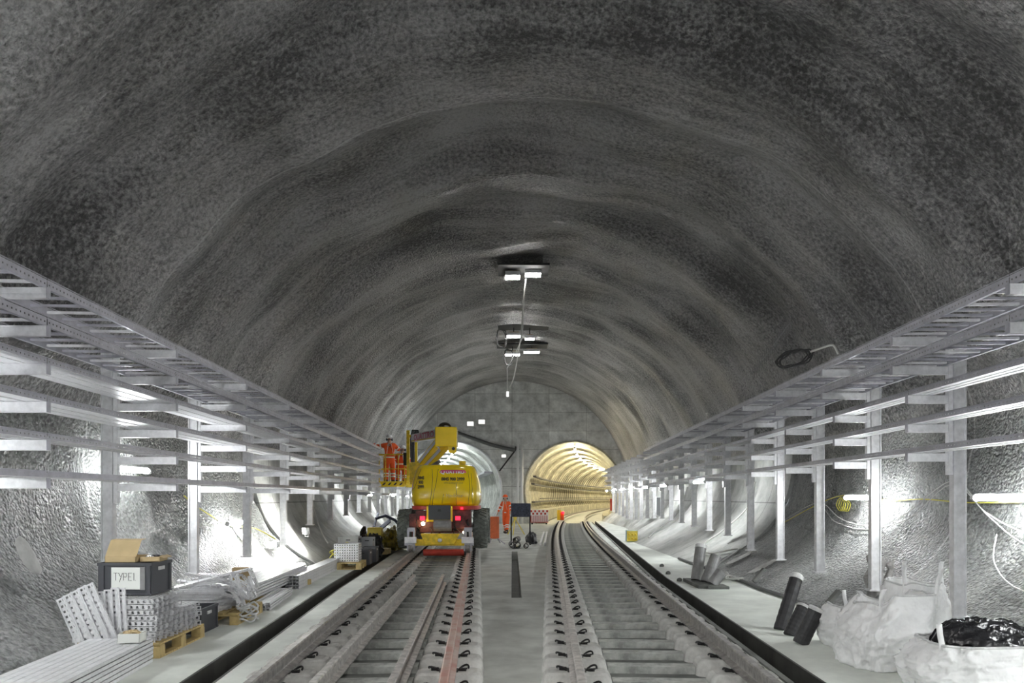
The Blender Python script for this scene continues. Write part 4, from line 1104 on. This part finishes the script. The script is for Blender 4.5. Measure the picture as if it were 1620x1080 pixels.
# long strut bundles beyond
random.seed(8)
def bearer(x, Y, w=.75, h=.09): o = bevel(MB().box((0, 0, h/2), (w, .1, h)).build('timber_bearer', 'wood'), .004); o.location = (x, Y, WZ); tag(o, 'x', 'timber'); return o
for i, Y in enumerate((10.7, 12.9)):
    o = bearer(-3.95, Y); o['label'] = 'timber bearer under the long strut bundle, ' + ('end closer to the bracket pile', 'end farther from the bracket pile')[i]
pack('steel_strut', 'strut', 'long strut on timber bearers by the wall, %s layer down, %s from the rails', 'struts on the timber bearers', strut(3.6, .058, .036), 'galvl', (-4.02, 11.9, WZ+.092), .05, 8, 5, .068, .043, .002, yj=.15)
pack('steel_strut', 'strut', 'shorter strut lying on the walkway by the bearers, %s layer down, %s from the rails', 'struts on the bare walkway', strut(1.7, .050, .030), 'galvl', (-3.52, 10.75, WZ), .12, 4, 3, .060, .037, .003, yj=.08)
def sq():
    b = MB(); 
    for (x, z) in ((0, .0), ): b.bx((-.027, -1.75, 0), (.027, 1.75, .003)); b.bx((-.027, -1.75, .051), (.027, 1.75, .054)); b.bx((-.027, -1.75, 0), (-.024, 1.75, .054)); b.bx((.024, -1.75, 0), (.027, 1.75, .054))
    return b
pack('square_tube', 'tube', 'square steel tube with open dark end, %s layer down, %s from the rails', 'square tubes in the small bundle', sq(), 'galvl', (-3.78, 14.0, WZ), .045, 4, 4, .058, .057, .001, yj=.03)
# farther along
def perfpack(loc):
    t = thing('perforated_pack', 'strapped silver pack of perforated tray lengths on the pallet by the flood lamp', 'tray pack', loc, .05)
    for k in range(7):
        b = MB(); z = k*.056; b.perf(.52, .052, (-.26, -.22, z), (1, 0, 0), (0, 0, 1), .05, .026); b.perf(.44, .052, (.26, -.22, z), (0, 1, 0), (0, 0, 1), .05, .026); b.bx((-.26, -.218, z), (.258, .22, z+.003)); b.bx((-.26, -.22, z+.050), (.26, .22, z+.053)); b.build('tray_layer', 'galvl', t)
    return t
perfpack((-3.60, 15.95, WZ+.148))
crate('grey crate stacked up on a dark crate behind the silver perforated pack', (-3.95, 17.7, WZ+.302), .06, .46, .5, .29, 'crateg')
crate('dark crate at the bottom under the grey crate', (-3.95, 17.7, WZ), .06, .46, .5, .29, 'crate')
crate('dark crate on the walkway edge beside the silver pack', (-3.42, 16.8, WZ), .02, .30, .42, .34, 'crate')
crate('dark crate behind the walkway-edge crate', (-3.40, 17.5, WZ), .04, .30, .42, .36, 'crate')
crate('narrow grey crate next to the grey stacked crate', (-3.58, 18.1, WZ), .04, .26, .4, .55, 'crateg')
def heap(name, label, cat, loc, r, m, seed, n=26, amp=.35, sc=2.2):
    o = MB().blob((0, 0, r[2]*.35), r, n, amp, sc, seed, flat=0).build(name, m, smooth=True); o.location = loc; return tag(o, label, cat)
heap('black_bag', 'lumpy black plastic bag behind the grey crates against the wall foot', 'bag', (-3.98, 19.4, WZ), (.15, .4, .48), 'plas', 3)
heap('black_bag', 'black bag heap on the walkway between crates and small pallet', 'bag', (-3.58, 18.9, WZ), (.22, .28, .42), 'plas', 9)
heap('sheet_heap', 'crumpled olive yellow sheet and hoses heaped by the lift wheel', 'sheet', (-3.58, 21.7, WZ), (.34, .66, .40), 'yeltarp', 5, n=34, amp=.35, sc=3)
b = MB(); 
o = thing('yellow_tub', 'pale yellow plastic tub resting above the small pallet', 'tub', (-3.86, 20.5, WZ+.36))
b.loft([[(sx*w, sy*w*.7, z) for sx, sy in ((-1, -1), (1, -1), (1, 1), (-1, 1))] for w, z in ((.14, 0), (.20, .14), (.20, .32), (.16, .34))]); bevel(b.build('shell', 'yelbox', o, fix=True), .015)
MB().loft([[(sx*w, sy*w*.7, z) for sx, sy in ((-1, -1), (1, -1), (1, 1), (-1, 1))] for w, z in ((.205, .15), (.205, .17))]).build('rim', 'yelbox', o)
heap('tool_bag', 'dark canvas bag under the yellow tub', 'bag', (-3.86, 20.5, WZ), (.2, .24, .22), 'navy', 12)
b = MB(); b.box((0, 0, .15), (.5, .5, .03), Matrix.Rotation(-.7, 3, 'Y') @ Matrix.Rotation(.3, 3, 'X')); b.box((-.3, .1, .3), (.06, .9, .06), Matrix.Rotation(.5, 3, 'X')); b.tube([(-.3, 0, .35), (0, .1, .45), (.3, .2, .3), (.55, .3, .0)], .05, 8)
o = bevel(b.build('scrap_sheeting', 'navy'), .01); o.location = (-4.1, 23.4, WZ+.50); tag(o, 'dark tilted sheeting and pipe offcuts beside the lift wheel', 'sheeting')
heap('scrap_bag', 'dark rubble bag under the tilted sheeting', 'bag', (-3.80, 23.4, WZ), (.24, .5, .34), 'plas', 14)
P0 = []
for i in range(70):
    a = i*.5; P0.append((-4.02+.14*math.cos(a)+.08*math.sin(i*.9), 17.0+.4*math.sin(a), WZ+.25+.14*math.sin(i*.37)+.1*math.cos(a)))
cable(P0, .014, 'cabley', 'cable_coil', 'yellow cable coil in the flood light beside the silver pack', sub=2)

# ------------------------------------------------------------------ between the tracks
t = thing('sign_stand', 'dark rectangular board on two black legs between the tracks', 'sign board', (0, 26.2, .013))
x0, x1 = at(808.5, 0, 26.2).x, at(839.5, 0, 26.2).x; z1, z0 = at(0, 796.5, 26.2).z, at(0, 818, 26.2).z
bevel(MB().bx((x0, -.02, z0), (x1, .02, z1)).build('board', 'slate', t), .005)
for x in (x0+.0, x1-.03):
    MB().bx((x-.02, -.02, 0), (x+.03, .025, z0+.01)).build('leg', 'blk', t); MB().bx((x-.03, -.2, 0), (x+.04, .2, .03)).build('foot', 'blk', t)
for i, (x, z, y, ln, tip) in enumerate(((.02, .11, 24.1, .9, 0), (.20, .11, 24.2, 1.0, .0), (.46, .10, 24.0, .7, 0), (.11, .275, 24.3, .8, 0))):
    lab = ('wall side', 'middle', 'lying apart', 'on top')[i]
    o = MB().hollow((0, 0, 0), (.05*(i-1), ln, .0), .095 if i != 2 else .085, .02, 18).build('black_duct', 'pipe'); o.location = (x, y, z+.013); tag(o, 'short black duct length at the foot of the dark board, '+lab, 'duct', 'duct offcuts below the dark board')
# orange board on its folding legs
t = thing('orange_barrier', 'orange barrier panel on splayed legs beside the lift', 'barrier', (-.64, 26.8, .013), .25)
bevel(MB().bx((-.17, -.03, .18), (.17, .03, 1.0)).build('panel', 'orb', t), .03)
for s in (-1, 1): MB().bar((s*.1, 0, .2), (s*.3, -.35, .01), .03, .03).build('leg', 'galvd', t); MB().bar((s*.1, 0, .2), (s*.3, .35, .01), .03, .03).build('leg', 'galvd', t)
# red and white barrier
t = thing('mesh_barrier', 'red and white chequered barrier panel at the headwall between tunnels', 'barrier', (1.72, 46.0, .013))
MB().bx((-.58, -.02, .1), (.58, 0, .92)).build('panel', 'white', t)
b = MB()
for i in range(9):
    for z, h in ((.60, .13), (.76, .13)):
        if (i+int(z*10)) % 2: b.bx((-.56+i*.125, -.03, z), (-.44+i*.125, -.02, z+h))
    b.bx((-.54+i*.125, -.03, .16), (-.49+i*.125, -.02, .56))
b.bx((-.58, -.03, .1), (.58, -.022, .15)); b.build('red_pattern', 'redp', t)
for s in (-1, 1): MB().bx((s*.45-.05, -.3, 0), (s*.45+.05, .3, .08)).build('foot', 'dark', t)
# marker with lamp on the rail
t = thing('marker_post', 'orange and yellow marker with glowing red lamp on the clear track rail', 'marker', (xr(44.5)-.75, 44.5, HB+.165))
bevel(MB().bx((-.22, -.04, 0), (.02, .0, .62)).build('yellow_board', 'yel', t), .02); bevel(MB().bx((-.02, -.05, 0), (.20, .01, .5)).build('orange_board', 'orange', t), .02)
MB().blob((.14, -.1, .46), (.08, .06, .08), 10, 0).build('lamp', 'tail', t)
# twin white pipes on the headwall, tripod, steel lengths
for i, px in enumerate((819.2, 825.6)):
    p = at(px, 0, 46.7); zt = at(0, 703 if i == 0 else 708, 46.7).z
    o = MB().tube([(p.x, 46.6, .013), (p.x, 46.6, zt)], .085 if i == 0 else .10, 14).build('white_pipe', 'white', smooth=True); tag(o, 'white vertical pipe on the headwall, '+('on the lift tunnel side', 'on the gold-lit tunnel side')[i], 'pipe', 'white vertical pipes')
t = thing('work_tripod', 'small yellow tripod stand behind the dark board', 'tripod', (.14, 33.0, .013))
for a in (.3, 2.4, 4.5): MB().bar((0, 0, .75), (.45*math.cos(a), .45*math.sin(a), .01), .035, .035).build('leg', 'yelbox', t)
MB().bx((-.08, -.06, .72), (.08, .06, 1.3)).build('head', 'yelbox', t)
for i in range(2):
    o = MB().bar((1.0+i*.16, 25.6, .07), (1.50+i*.14, 34.0, .07), .07, .1).build('steel_length', 'galvl'); tag(o, 'pale steel length lying beside the clear track, '+('on the slab side', 'on the rail side')[i], 'steel length', 'pale steel lengths')
heap('rubber_mat', 'black rubber mat slumped beside the pale steel lengths', 'mat', (.72, 27.2, .01), (.20, .7, .30), 'pipe', 4, amp=.2)
# conduit on the headwall
cable([at(790, 745, 46.85), at(803, 728, 46.85), at(815, 712, 46.85), at(816, 706, 46.85)], .05, 'dark', 'conduit', 'dark conduit drooping across the headwall to the white pipes', 'conduit')
cable([at(700, 676, 46.85), at(745, 692, 46.85), at(780, 704, 46.85), at(815, 712, 46.85)], .12, 'cabled', 'conduit', 'straight dark conduit plus shadow sloping down the headwall to the white pipes', 'conduit')  # solid dark tube covers the conduit plus the shadow on the headwall

# ------------------------------------------------------------------ bag-side walkway
t = thing('stub_tube_stand', 'grey base plate with three stub tubes standing on the bag-side walkway', 'tube stand', (3.32, 12.85, WZ))
bevel(MB().bx((-.17, -.55, 0), (.17, .55, .06)).build('base_plate', 'bed', t), .006); bevel(MB().bx((-.02, -.62, 0), (.34, -.25, .045)).build('base_plate', 'bed', t), .006)
for i, (p, q, r, m2) in enumerate((((.0, .25, .05), (.14, .45, .66), .10, 'grm'), ((.08, -.1, .05), (.30, .05, .50), .10, 'grm'), ((.10, -.42, .05), (.27, -.36, .26), .095, 'grm'))):
    o = MB().hollow(p, q, r, .018, 20).build('stub_tube', m2, t, smooth=False)
    if i == 0: d = (Vector(q)-Vector(p)).normalized(); MB().tube([Vector(q)-d*.05, Vector(q)+d*.012], r*1.05, 18).build('tape_cap', 'white', o)
for i, (px, py, L, lean_, r, lab) in enumerate(((1234, 996, .62, (.30, .25), .075, 'tallest, at the back'), (1249, 1005, .34, (.22, .12), .070, 'short, in the middle'), (1266, 1018, .36, (.16, -.02), .080, 'short and nearest the gutter'))):
    Y = F*(CZ-WZ)/(py-PY0); p = at(px, py, Y); t = thing('wrapped_stub', 'black ribbed pipe stub with pale taped top, '+lab, 'pipe stub', p, 0, 'black pipe stubs in the walkway')
    d = Vector((lean_[0], lean_[1], L)).normalized()*L*1.15
    n = 16; path = [d*(j/n) for j in range(n+1)]; MB().tube(path, [r*(1+.04*(j % 2)) for j in range(n+1)], 18).build('stub', 'pipe', t)
    MB().tube([d*.93, d*1.0, d*1.03], [r*1.07, r*1.07, r*.8], 18).build('taped_cap', 'cap', t)
for i, (px, py) in enumerate(((1047, 896), (1057, 908), (1075, 919))):
    Y = F*(CZ-WZ)/(py-PY0); p = at(px, py, Y); o = MB().blob((0, 0, .02), (.05, .05, .045), 8, .1).build('anchor_cap', 'bed', smooth=True); o.location = p; tag(o, 'small grey anchor cap on the walkway edge, %s before the stub tubes' % ORD[i], 'anchor cap', 'anchor caps by the stub tubes')
t = thing('site_transformer', 'yellow-fronted site transformer box on the far bag-side walkway', 'transformer', (4.17, 25.3, WZ))
bevel(MB().bx((-.19, -.16, 0), (.19, .2, .40)).build('body', 'cyan', t), .02)
bevel(MB().bx((-.2, -.19, .02), (.17, -.16, .38)).build('front_panel', 'yelbox', t), .01)
b = MB()
for i in range(3):
    for j in range(2): b.blob((-.12+i*.11, -.2, .12+j*.14), (.035, .03, .035), 6, 0)
b.build('socket_outlet', 'yelold', t)
p = at(1047, 788, 27.2); t = thing('junction_cabinet', 'narrow grey cabinet hanging on the far bag-side wall lining', 'cabinet', (p.x-.1, 27.2, 1.02)); bevel(MB().bx((-.13, -.1, 0), (.13, .1, .72)).build('case', 'galvl', t), .01); MB().bx((-.11, -.108, .03), (.11, -.1, .69)).build('door', 'crateg', t)

def bulk_bag(label, loc, rz, w, d, h, seed, open_=True, slump=.3, group='white bulk bags', shear=(0, 0)):
    t = thing('bulk_bag', label, 'bulk bag', loc, rz, group)
    NR, NA = 44, 130; rings = []
    def P_(z, f, a, N=3.2):
        ca, sa = math.cos(a), math.sin(a)
        x = w/2*f*math.copysign(abs(ca)**(2/N), ca); y = d/2*f*math.copysign(abs(sa)**(2/N), sa)
        v = Vector((math.cos(a)*1.6, math.sin(a)*1.6, z*2.2+seed)); k = noise.noise(v)*.18+(.5-abs(noise.noise(v*1.9+Vector((5, 0, 0)))))*.22-.06+(.3-abs(noise.noise(v*4.3)))*.13+(.3-abs(noise.noise(v*8.7)))*.035
        zz = z*h*(1-slump*max(0, noise.noise(Vector((math.cos(a)*.9+seed, math.sin(a)*.9, 1.7)))+.15)*z)
        return Vector((x*(1+k*.9)+shear[0]*z*z, y*(1+k*.9)+shear[1]*z*z, max(.004, zz+k*.06*z)))
    for i in range(NR+1):
        z = i/NR; f = .93+.12*math.sin(z*PI)-.10*z*z; rings.append([P_(z, f, 2*PI*j/NA) for j in range(NA)])
    top = rings[-1]
    if open_:
        for q, (dz, f) in enumerate(((-.01, .97), (-.08, .93), (-.2, .85))): rings.append([Vector((p.x*f, p.y*f, max(.02, p.z+dz*h))) for p in top])
    else:
        for q, (dz, f) in enumerate(((.05, .8), (.09, .5), (.10, .2))): rings.append([Vector((p.x*f, p.y*f, p.z+dz*h+.03*noise.noise(Vector((p.x*6, p.y*6, seed))))) for p in top])
    MB().loft(rings).build('fabric', 'whitec', t, smooth=True)
    b = MB(); b.tube([p+Vector((0, 0, .004)) for p in top]+[top[0]], .010, 6); b.build('hem', 'cap', t, smooth=True)
    for s, a in enumerate((3.7, 5.4)):
        p = top[int(a/(2*PI)*NA)]; q = p*1.0; hgt = random.uniform(.14, .26); dx = random.uniform(-.02, .16)
        b = MB(); pts = [p+Vector((0, 0, -.12)), p+Vector((dx*.1, 0, .02)), p+Vector((dx*.35, .02, hgt*.5)), p+Vector((dx*.8, .03, hgt*.9)), p+Vector((dx*1.2, .03, hgt))]
        n = len(pts); R = .022
        vs = []
        for k in range(n): vs += [pts[k]+Vector((-R, 0, 0)), pts[k]+Vector((R, 0, 0)), pts[k]+Vector((R, .006, 0)), pts[k]+Vector((-R, .006, 0))]
        fs = []
        for k in range(n-1):
            for j in range(4): fs.append((k*4+j, k*4+(j+1) % 4, k*4+4+(j+1) % 4, k*4+4+j))
        b.add(vs, fs); b.build('lifting_loop', 'whitec', t, smooth=True)
    return t
random.seed(4)
bulk_bag('small slumped white bulk bag at the tunnel end of the bag heap', (3.55, 7.55, WZ), .3, .60, .55, .46, 1.3, slump=.5)
bulk_bag('tall white bulk bag with its side draped towards the gutter', (3.42, 6.72, WZ), .15, .72, .66, .66, 4.1, slump=.35, shear=(.16, .05))
bulk_bag('white bulk bag against the wall behind the black-filled one', (3.98, 7.22, WZ), .1, .50, .56, .72, 7.7, slump=.1)
bulk_bag('open white bulk bag filled with black polythene nearest the camera', (3.66, 5.72, WZ), .03, .98, .70, .42, 11.2, slump=.05)
def crump(u, v):
    a = v*2*PI; r = u; x = .40*r*math.cos(a); y = .28*r*math.sin(a)
    h = .16*(1-r**4)+.09*(.6-abs(noise.noise(Vector((x*3+y*4, y*15, 2)))))+.05*(.5-abs(noise.noise(Vector((x*9, y*24, 5)))))
    return (x*(1+.15*noise.noise(Vector((a, 0, 3)))), y, h)
o = MB().grid(crump, 70, 140).build('black_polythene', 'plas', smooth=True); o.location = (3.72, 5.74, WZ+.36); tag(o, 'crumpled black polythene sheet stuffed in the open bulk bag', 'sheet')
# rags hanging on the wall by a post
p = Vector((xpr(PR[2])+.18, PR[2]+.12, .55))
b = MB()
for k in range(3):
    b.tube([p+Vector((-.18+k*.12+.03*math.sin(j), .02*math.cos(j*2+k), .42-j*.075-(.05*k))) for j in range(9)], [.05+.02*math.sin(j*1.9+k) for j in range(9)], 9)
o = b.build('hanging_rag', 'rag', smooth=True); tag(o, 'grey rag draped behind the foot of a bag-side rack post', 'rag')

# ------------------------------------------------------------------ leads, patches and coils on the lining
def wallpt(side, Y, z, off=.04):
    x = wall_x_at(side, Y, z); return Vector((x-side*(off+(.22 if Y > YL else .07)), Y, z))
cable([wallpt(1, Y, z) for Y, z in ((4.5, 1.1), (6.5, 1.25), (7.6, 1.30), (8.7, 1.55), (9.6, 1.95), (10.6, 1.45), (11.4, 1.28), (12.6, 1.35), (14, 1.62), (15.4, 1.2))], .008, 'cable', 'wall_cable', 'pale cable sagging along the bag-side rough wall, upper strand')
cable([wallpt(1, Y, z) for Y, z in ((4.5, .95), (6.5, 1.15), (7.7, 1.22), (8.6, 1.5), (9.6, 1.90), (10.4, 1.42), (11.5, 1.22), (12.8, 1.30), (14, 1.55), (15.5, 1.1))], .007, 'cable', 'wall_cable', 'pale cable sagging along the bag-side rough wall, lower strand')
cable([wallpt(1, Y, z) for Y, z in ((5.2, 1.2), (6.4, .85), (7.3, .80), (8.0, 1.0), (8.3, 1.3))], .007, 'cable', 'wall_cable', 'thin pale cable looping low on the wall behind the bulk bags')
cable([wallpt(1, Y, z) for Y, z in ((7.3, 1.70), (9.0, 1.66), (10.2, 1.70), (11.2, 1.68), (13.2, 1.74), (15.2, 1.2))], .009, 'cabley', 'wall_cable', 'thin yellow cable joining the bag-side tube lamps')
for i, Y in enumerate((7.5, 12.6)):
    c0 = wallpt(1, Y, 1.62, .05); cable([c0+Vector((0, .16*math.sin(a)+.01*j, .10*math.cos(a)-.02*(j % 3))) for j, a in enumerate([k*.7 for k in range(34)])], .009, 'cabley', 'cable_coil', 'small yellow cable coil beside the bag-side tube lamp, '+('by the bulk bags', 'farther along'[:])[i], sub=2)
cable([wallpt(1, Y, z, .1) for Y, z in ((17.8, 2.1), (17.7, 1.5), (18.2, .9), (18.0, .5), (16.6, .45), (15.9, .6), (15.5, .35), (15.0, .22))], .02, 'cable', 'wall_cable', 'pale cable dropping from the first under-rack lamp to the lining foot')
cable([wallpt(1, Y, z, .1) for Y, z in ((26.0, 2.1), (25.8, 1.5), (25.2, 1.0), (25.0, .6), (24, .4))], .02, 'cable', 'wall_cable', 'pale cable dropping beside the narrow grey cabinet')
cable([wallpt(-1, Y, z, .3) for Y, z in ((19.0, 1.9), (18.9, 1.4), (18.2, .9), (17.6, .62))], .018, 'cable', 'wall_cable', 'pale cable dropping into the grey crate from the rack')
cable([wallpt(-1, Y, z, .05) for Y, z in ((12.0, 1.75), (12.6, 1.5), (13.6, 1.2), (14.8, 1.1), (15.6, .8))], .012, 'cabley', 'wall_cable', 'thin pale cable sagging on the crate-side wall before the flood lamp')
def gx(Y): return wall_xz(1, Y, 1)[0]-.09
cable([(gx(Y)+.02*math.sin(Y*3), Y, WZ+.035) for Y in (7.4, 8.2, 9, 10, 11, 12, 13, 14, 15, 16.4, 18)], .032, 'cabled', 'floor_cable', 'dark armoured cable lying along the foot of the bag-side wall')
P0 = []
for i in range(50):
    a = i*.8; P0.append((4.0+.12*math.cos(a)+.02*math.sin(i), 13.2+.35*math.sin(a*.7)+.02*i, WZ+.05+.05*abs(math.sin(i*.6))))
cable(P0, .014, 'cable', 'cable_coil', 'loose tangle of pale cable at the bag-side wall foot beyond the stub tubes', sub=2)
# loose plank at the wall foot and mortar patches
for i, (Y, lab) in enumerate(((9.9, 'near the hanging rag'), (12.9, 'near the pale cable'))):
    x, z = wall_xz(1, Y, .90); o = bevel(MB().box((0, 0, 0), (.30, .10, .05), Matrix.Rotation(-.85, 3, 'Y')).build('offcut_board', 'bed'), .004); o.location = (x-.16, Y, z+.03); tag(o, 'grey board offcut leaning on the bag-side wall foot '+lab, 'board', 'board offcuts at the wall foot')
# coil and comb bars on the crown
p = hit(1262, 560, .36); cable([p+Vector((.34*math.cos(a)*(1-.006*j)-.1, .2*math.sin(a)*(1-.006*j)-.1, .17*math.sin(a)*(1-.006*j)+.1*math.cos(a)-.1+.02*math.sin(j*2.))) for j, a in enumerate([k*.45 for k in range(60)])], .014, 'cabled', 'cable_coil', 'dark cable coil hung on the crown above the bag-side rack', sub=2)
p = hit(1318, 546, .2); cable([hit(1283, 556, .3), hit(1300, 550, .25), p, hit(1326, 560, .2)], .02, 'cable', 'crown_cable', 'short lead from the dark coil to the pale bracket on the crown')
for i, (a, c) in enumerate((((1252, 508), (1222, 548)), ((1221, 550), (1191, 590)))):
    A, B = hit(*a, .3), hit(*c, .3); t = thing('rebar_comb', 'rusty comb bar with short teeth on the crown, '+('upper one', 'lower one')[i], 'comb bar', A, 0, 'comb bars on the crown')
    MB().tube([(0, 0, 0), B-A], .016, 6).build('spine', 'grm', t); b = MB()
    for k in range(12): q = (B-A)*(k/11); b.tube([q+Vector((0, 0, -.14)), q+Vector((0, 0, .14))], .006, 5)
    b.build('tooth', 'grm', t)

wall_patch(-1, 7.6, .40, .56, .26, 'pale mortar patch high on the rough crate-side wall before the first visible post')
wall_patch(1, 13.6, .74, .92, .30, 'pale mortar patch low on the bag-side wall beside a post foot')
wall_patch(1, 15.2, .72, .90, .30, 'pale mortar patch on the rough bag-side wall just before the smooth lining')
wall_patch(-1, 13.9, .38, .62, .28, 'pale mortar patch on the crate-side wall beside a short post')

# ------------------------------------------------------------------ camera, world, view
cam = bpy.data.cameras.new('camera'); co = bpy.data.objects.new('camera', cam); COL.objects.link(co)
co.location = (0, 0, CZ); co.rotation_euler = (PI/2, 0, 0)
cam.sensor_width = 36; cam.sensor_fit = 'HORIZONTAL'; cam.lens = 36*F/1620; cam.shift_y = (PY0-540)/1620; cam.clip_start = .05; cam.clip_end = 400
S.camera = co
w = bpy.data.worlds.new('world'); S.world = w; w.use_nodes = True
w.node_tree.nodes['Background'].inputs[0].default_value = (.8, .85, .9, 1); w.node_tree.nodes['Background'].inputs[1].default_value = .14
S.view_settings.view_transform = 'Standard'; S.view_settings.look = 'None'; S.view_settings.gamma = 1; S.view_settings.use_curve_mapping = False
S.view_settings.exposure = 1.7
S.cycles.max_bounces = 8; S.cycles.diffuse_bounces = 4; S.cycles.use_denoising = True; S.cycles.sample_clamp_indirect = 6
S.cycles.use_light_tree = True
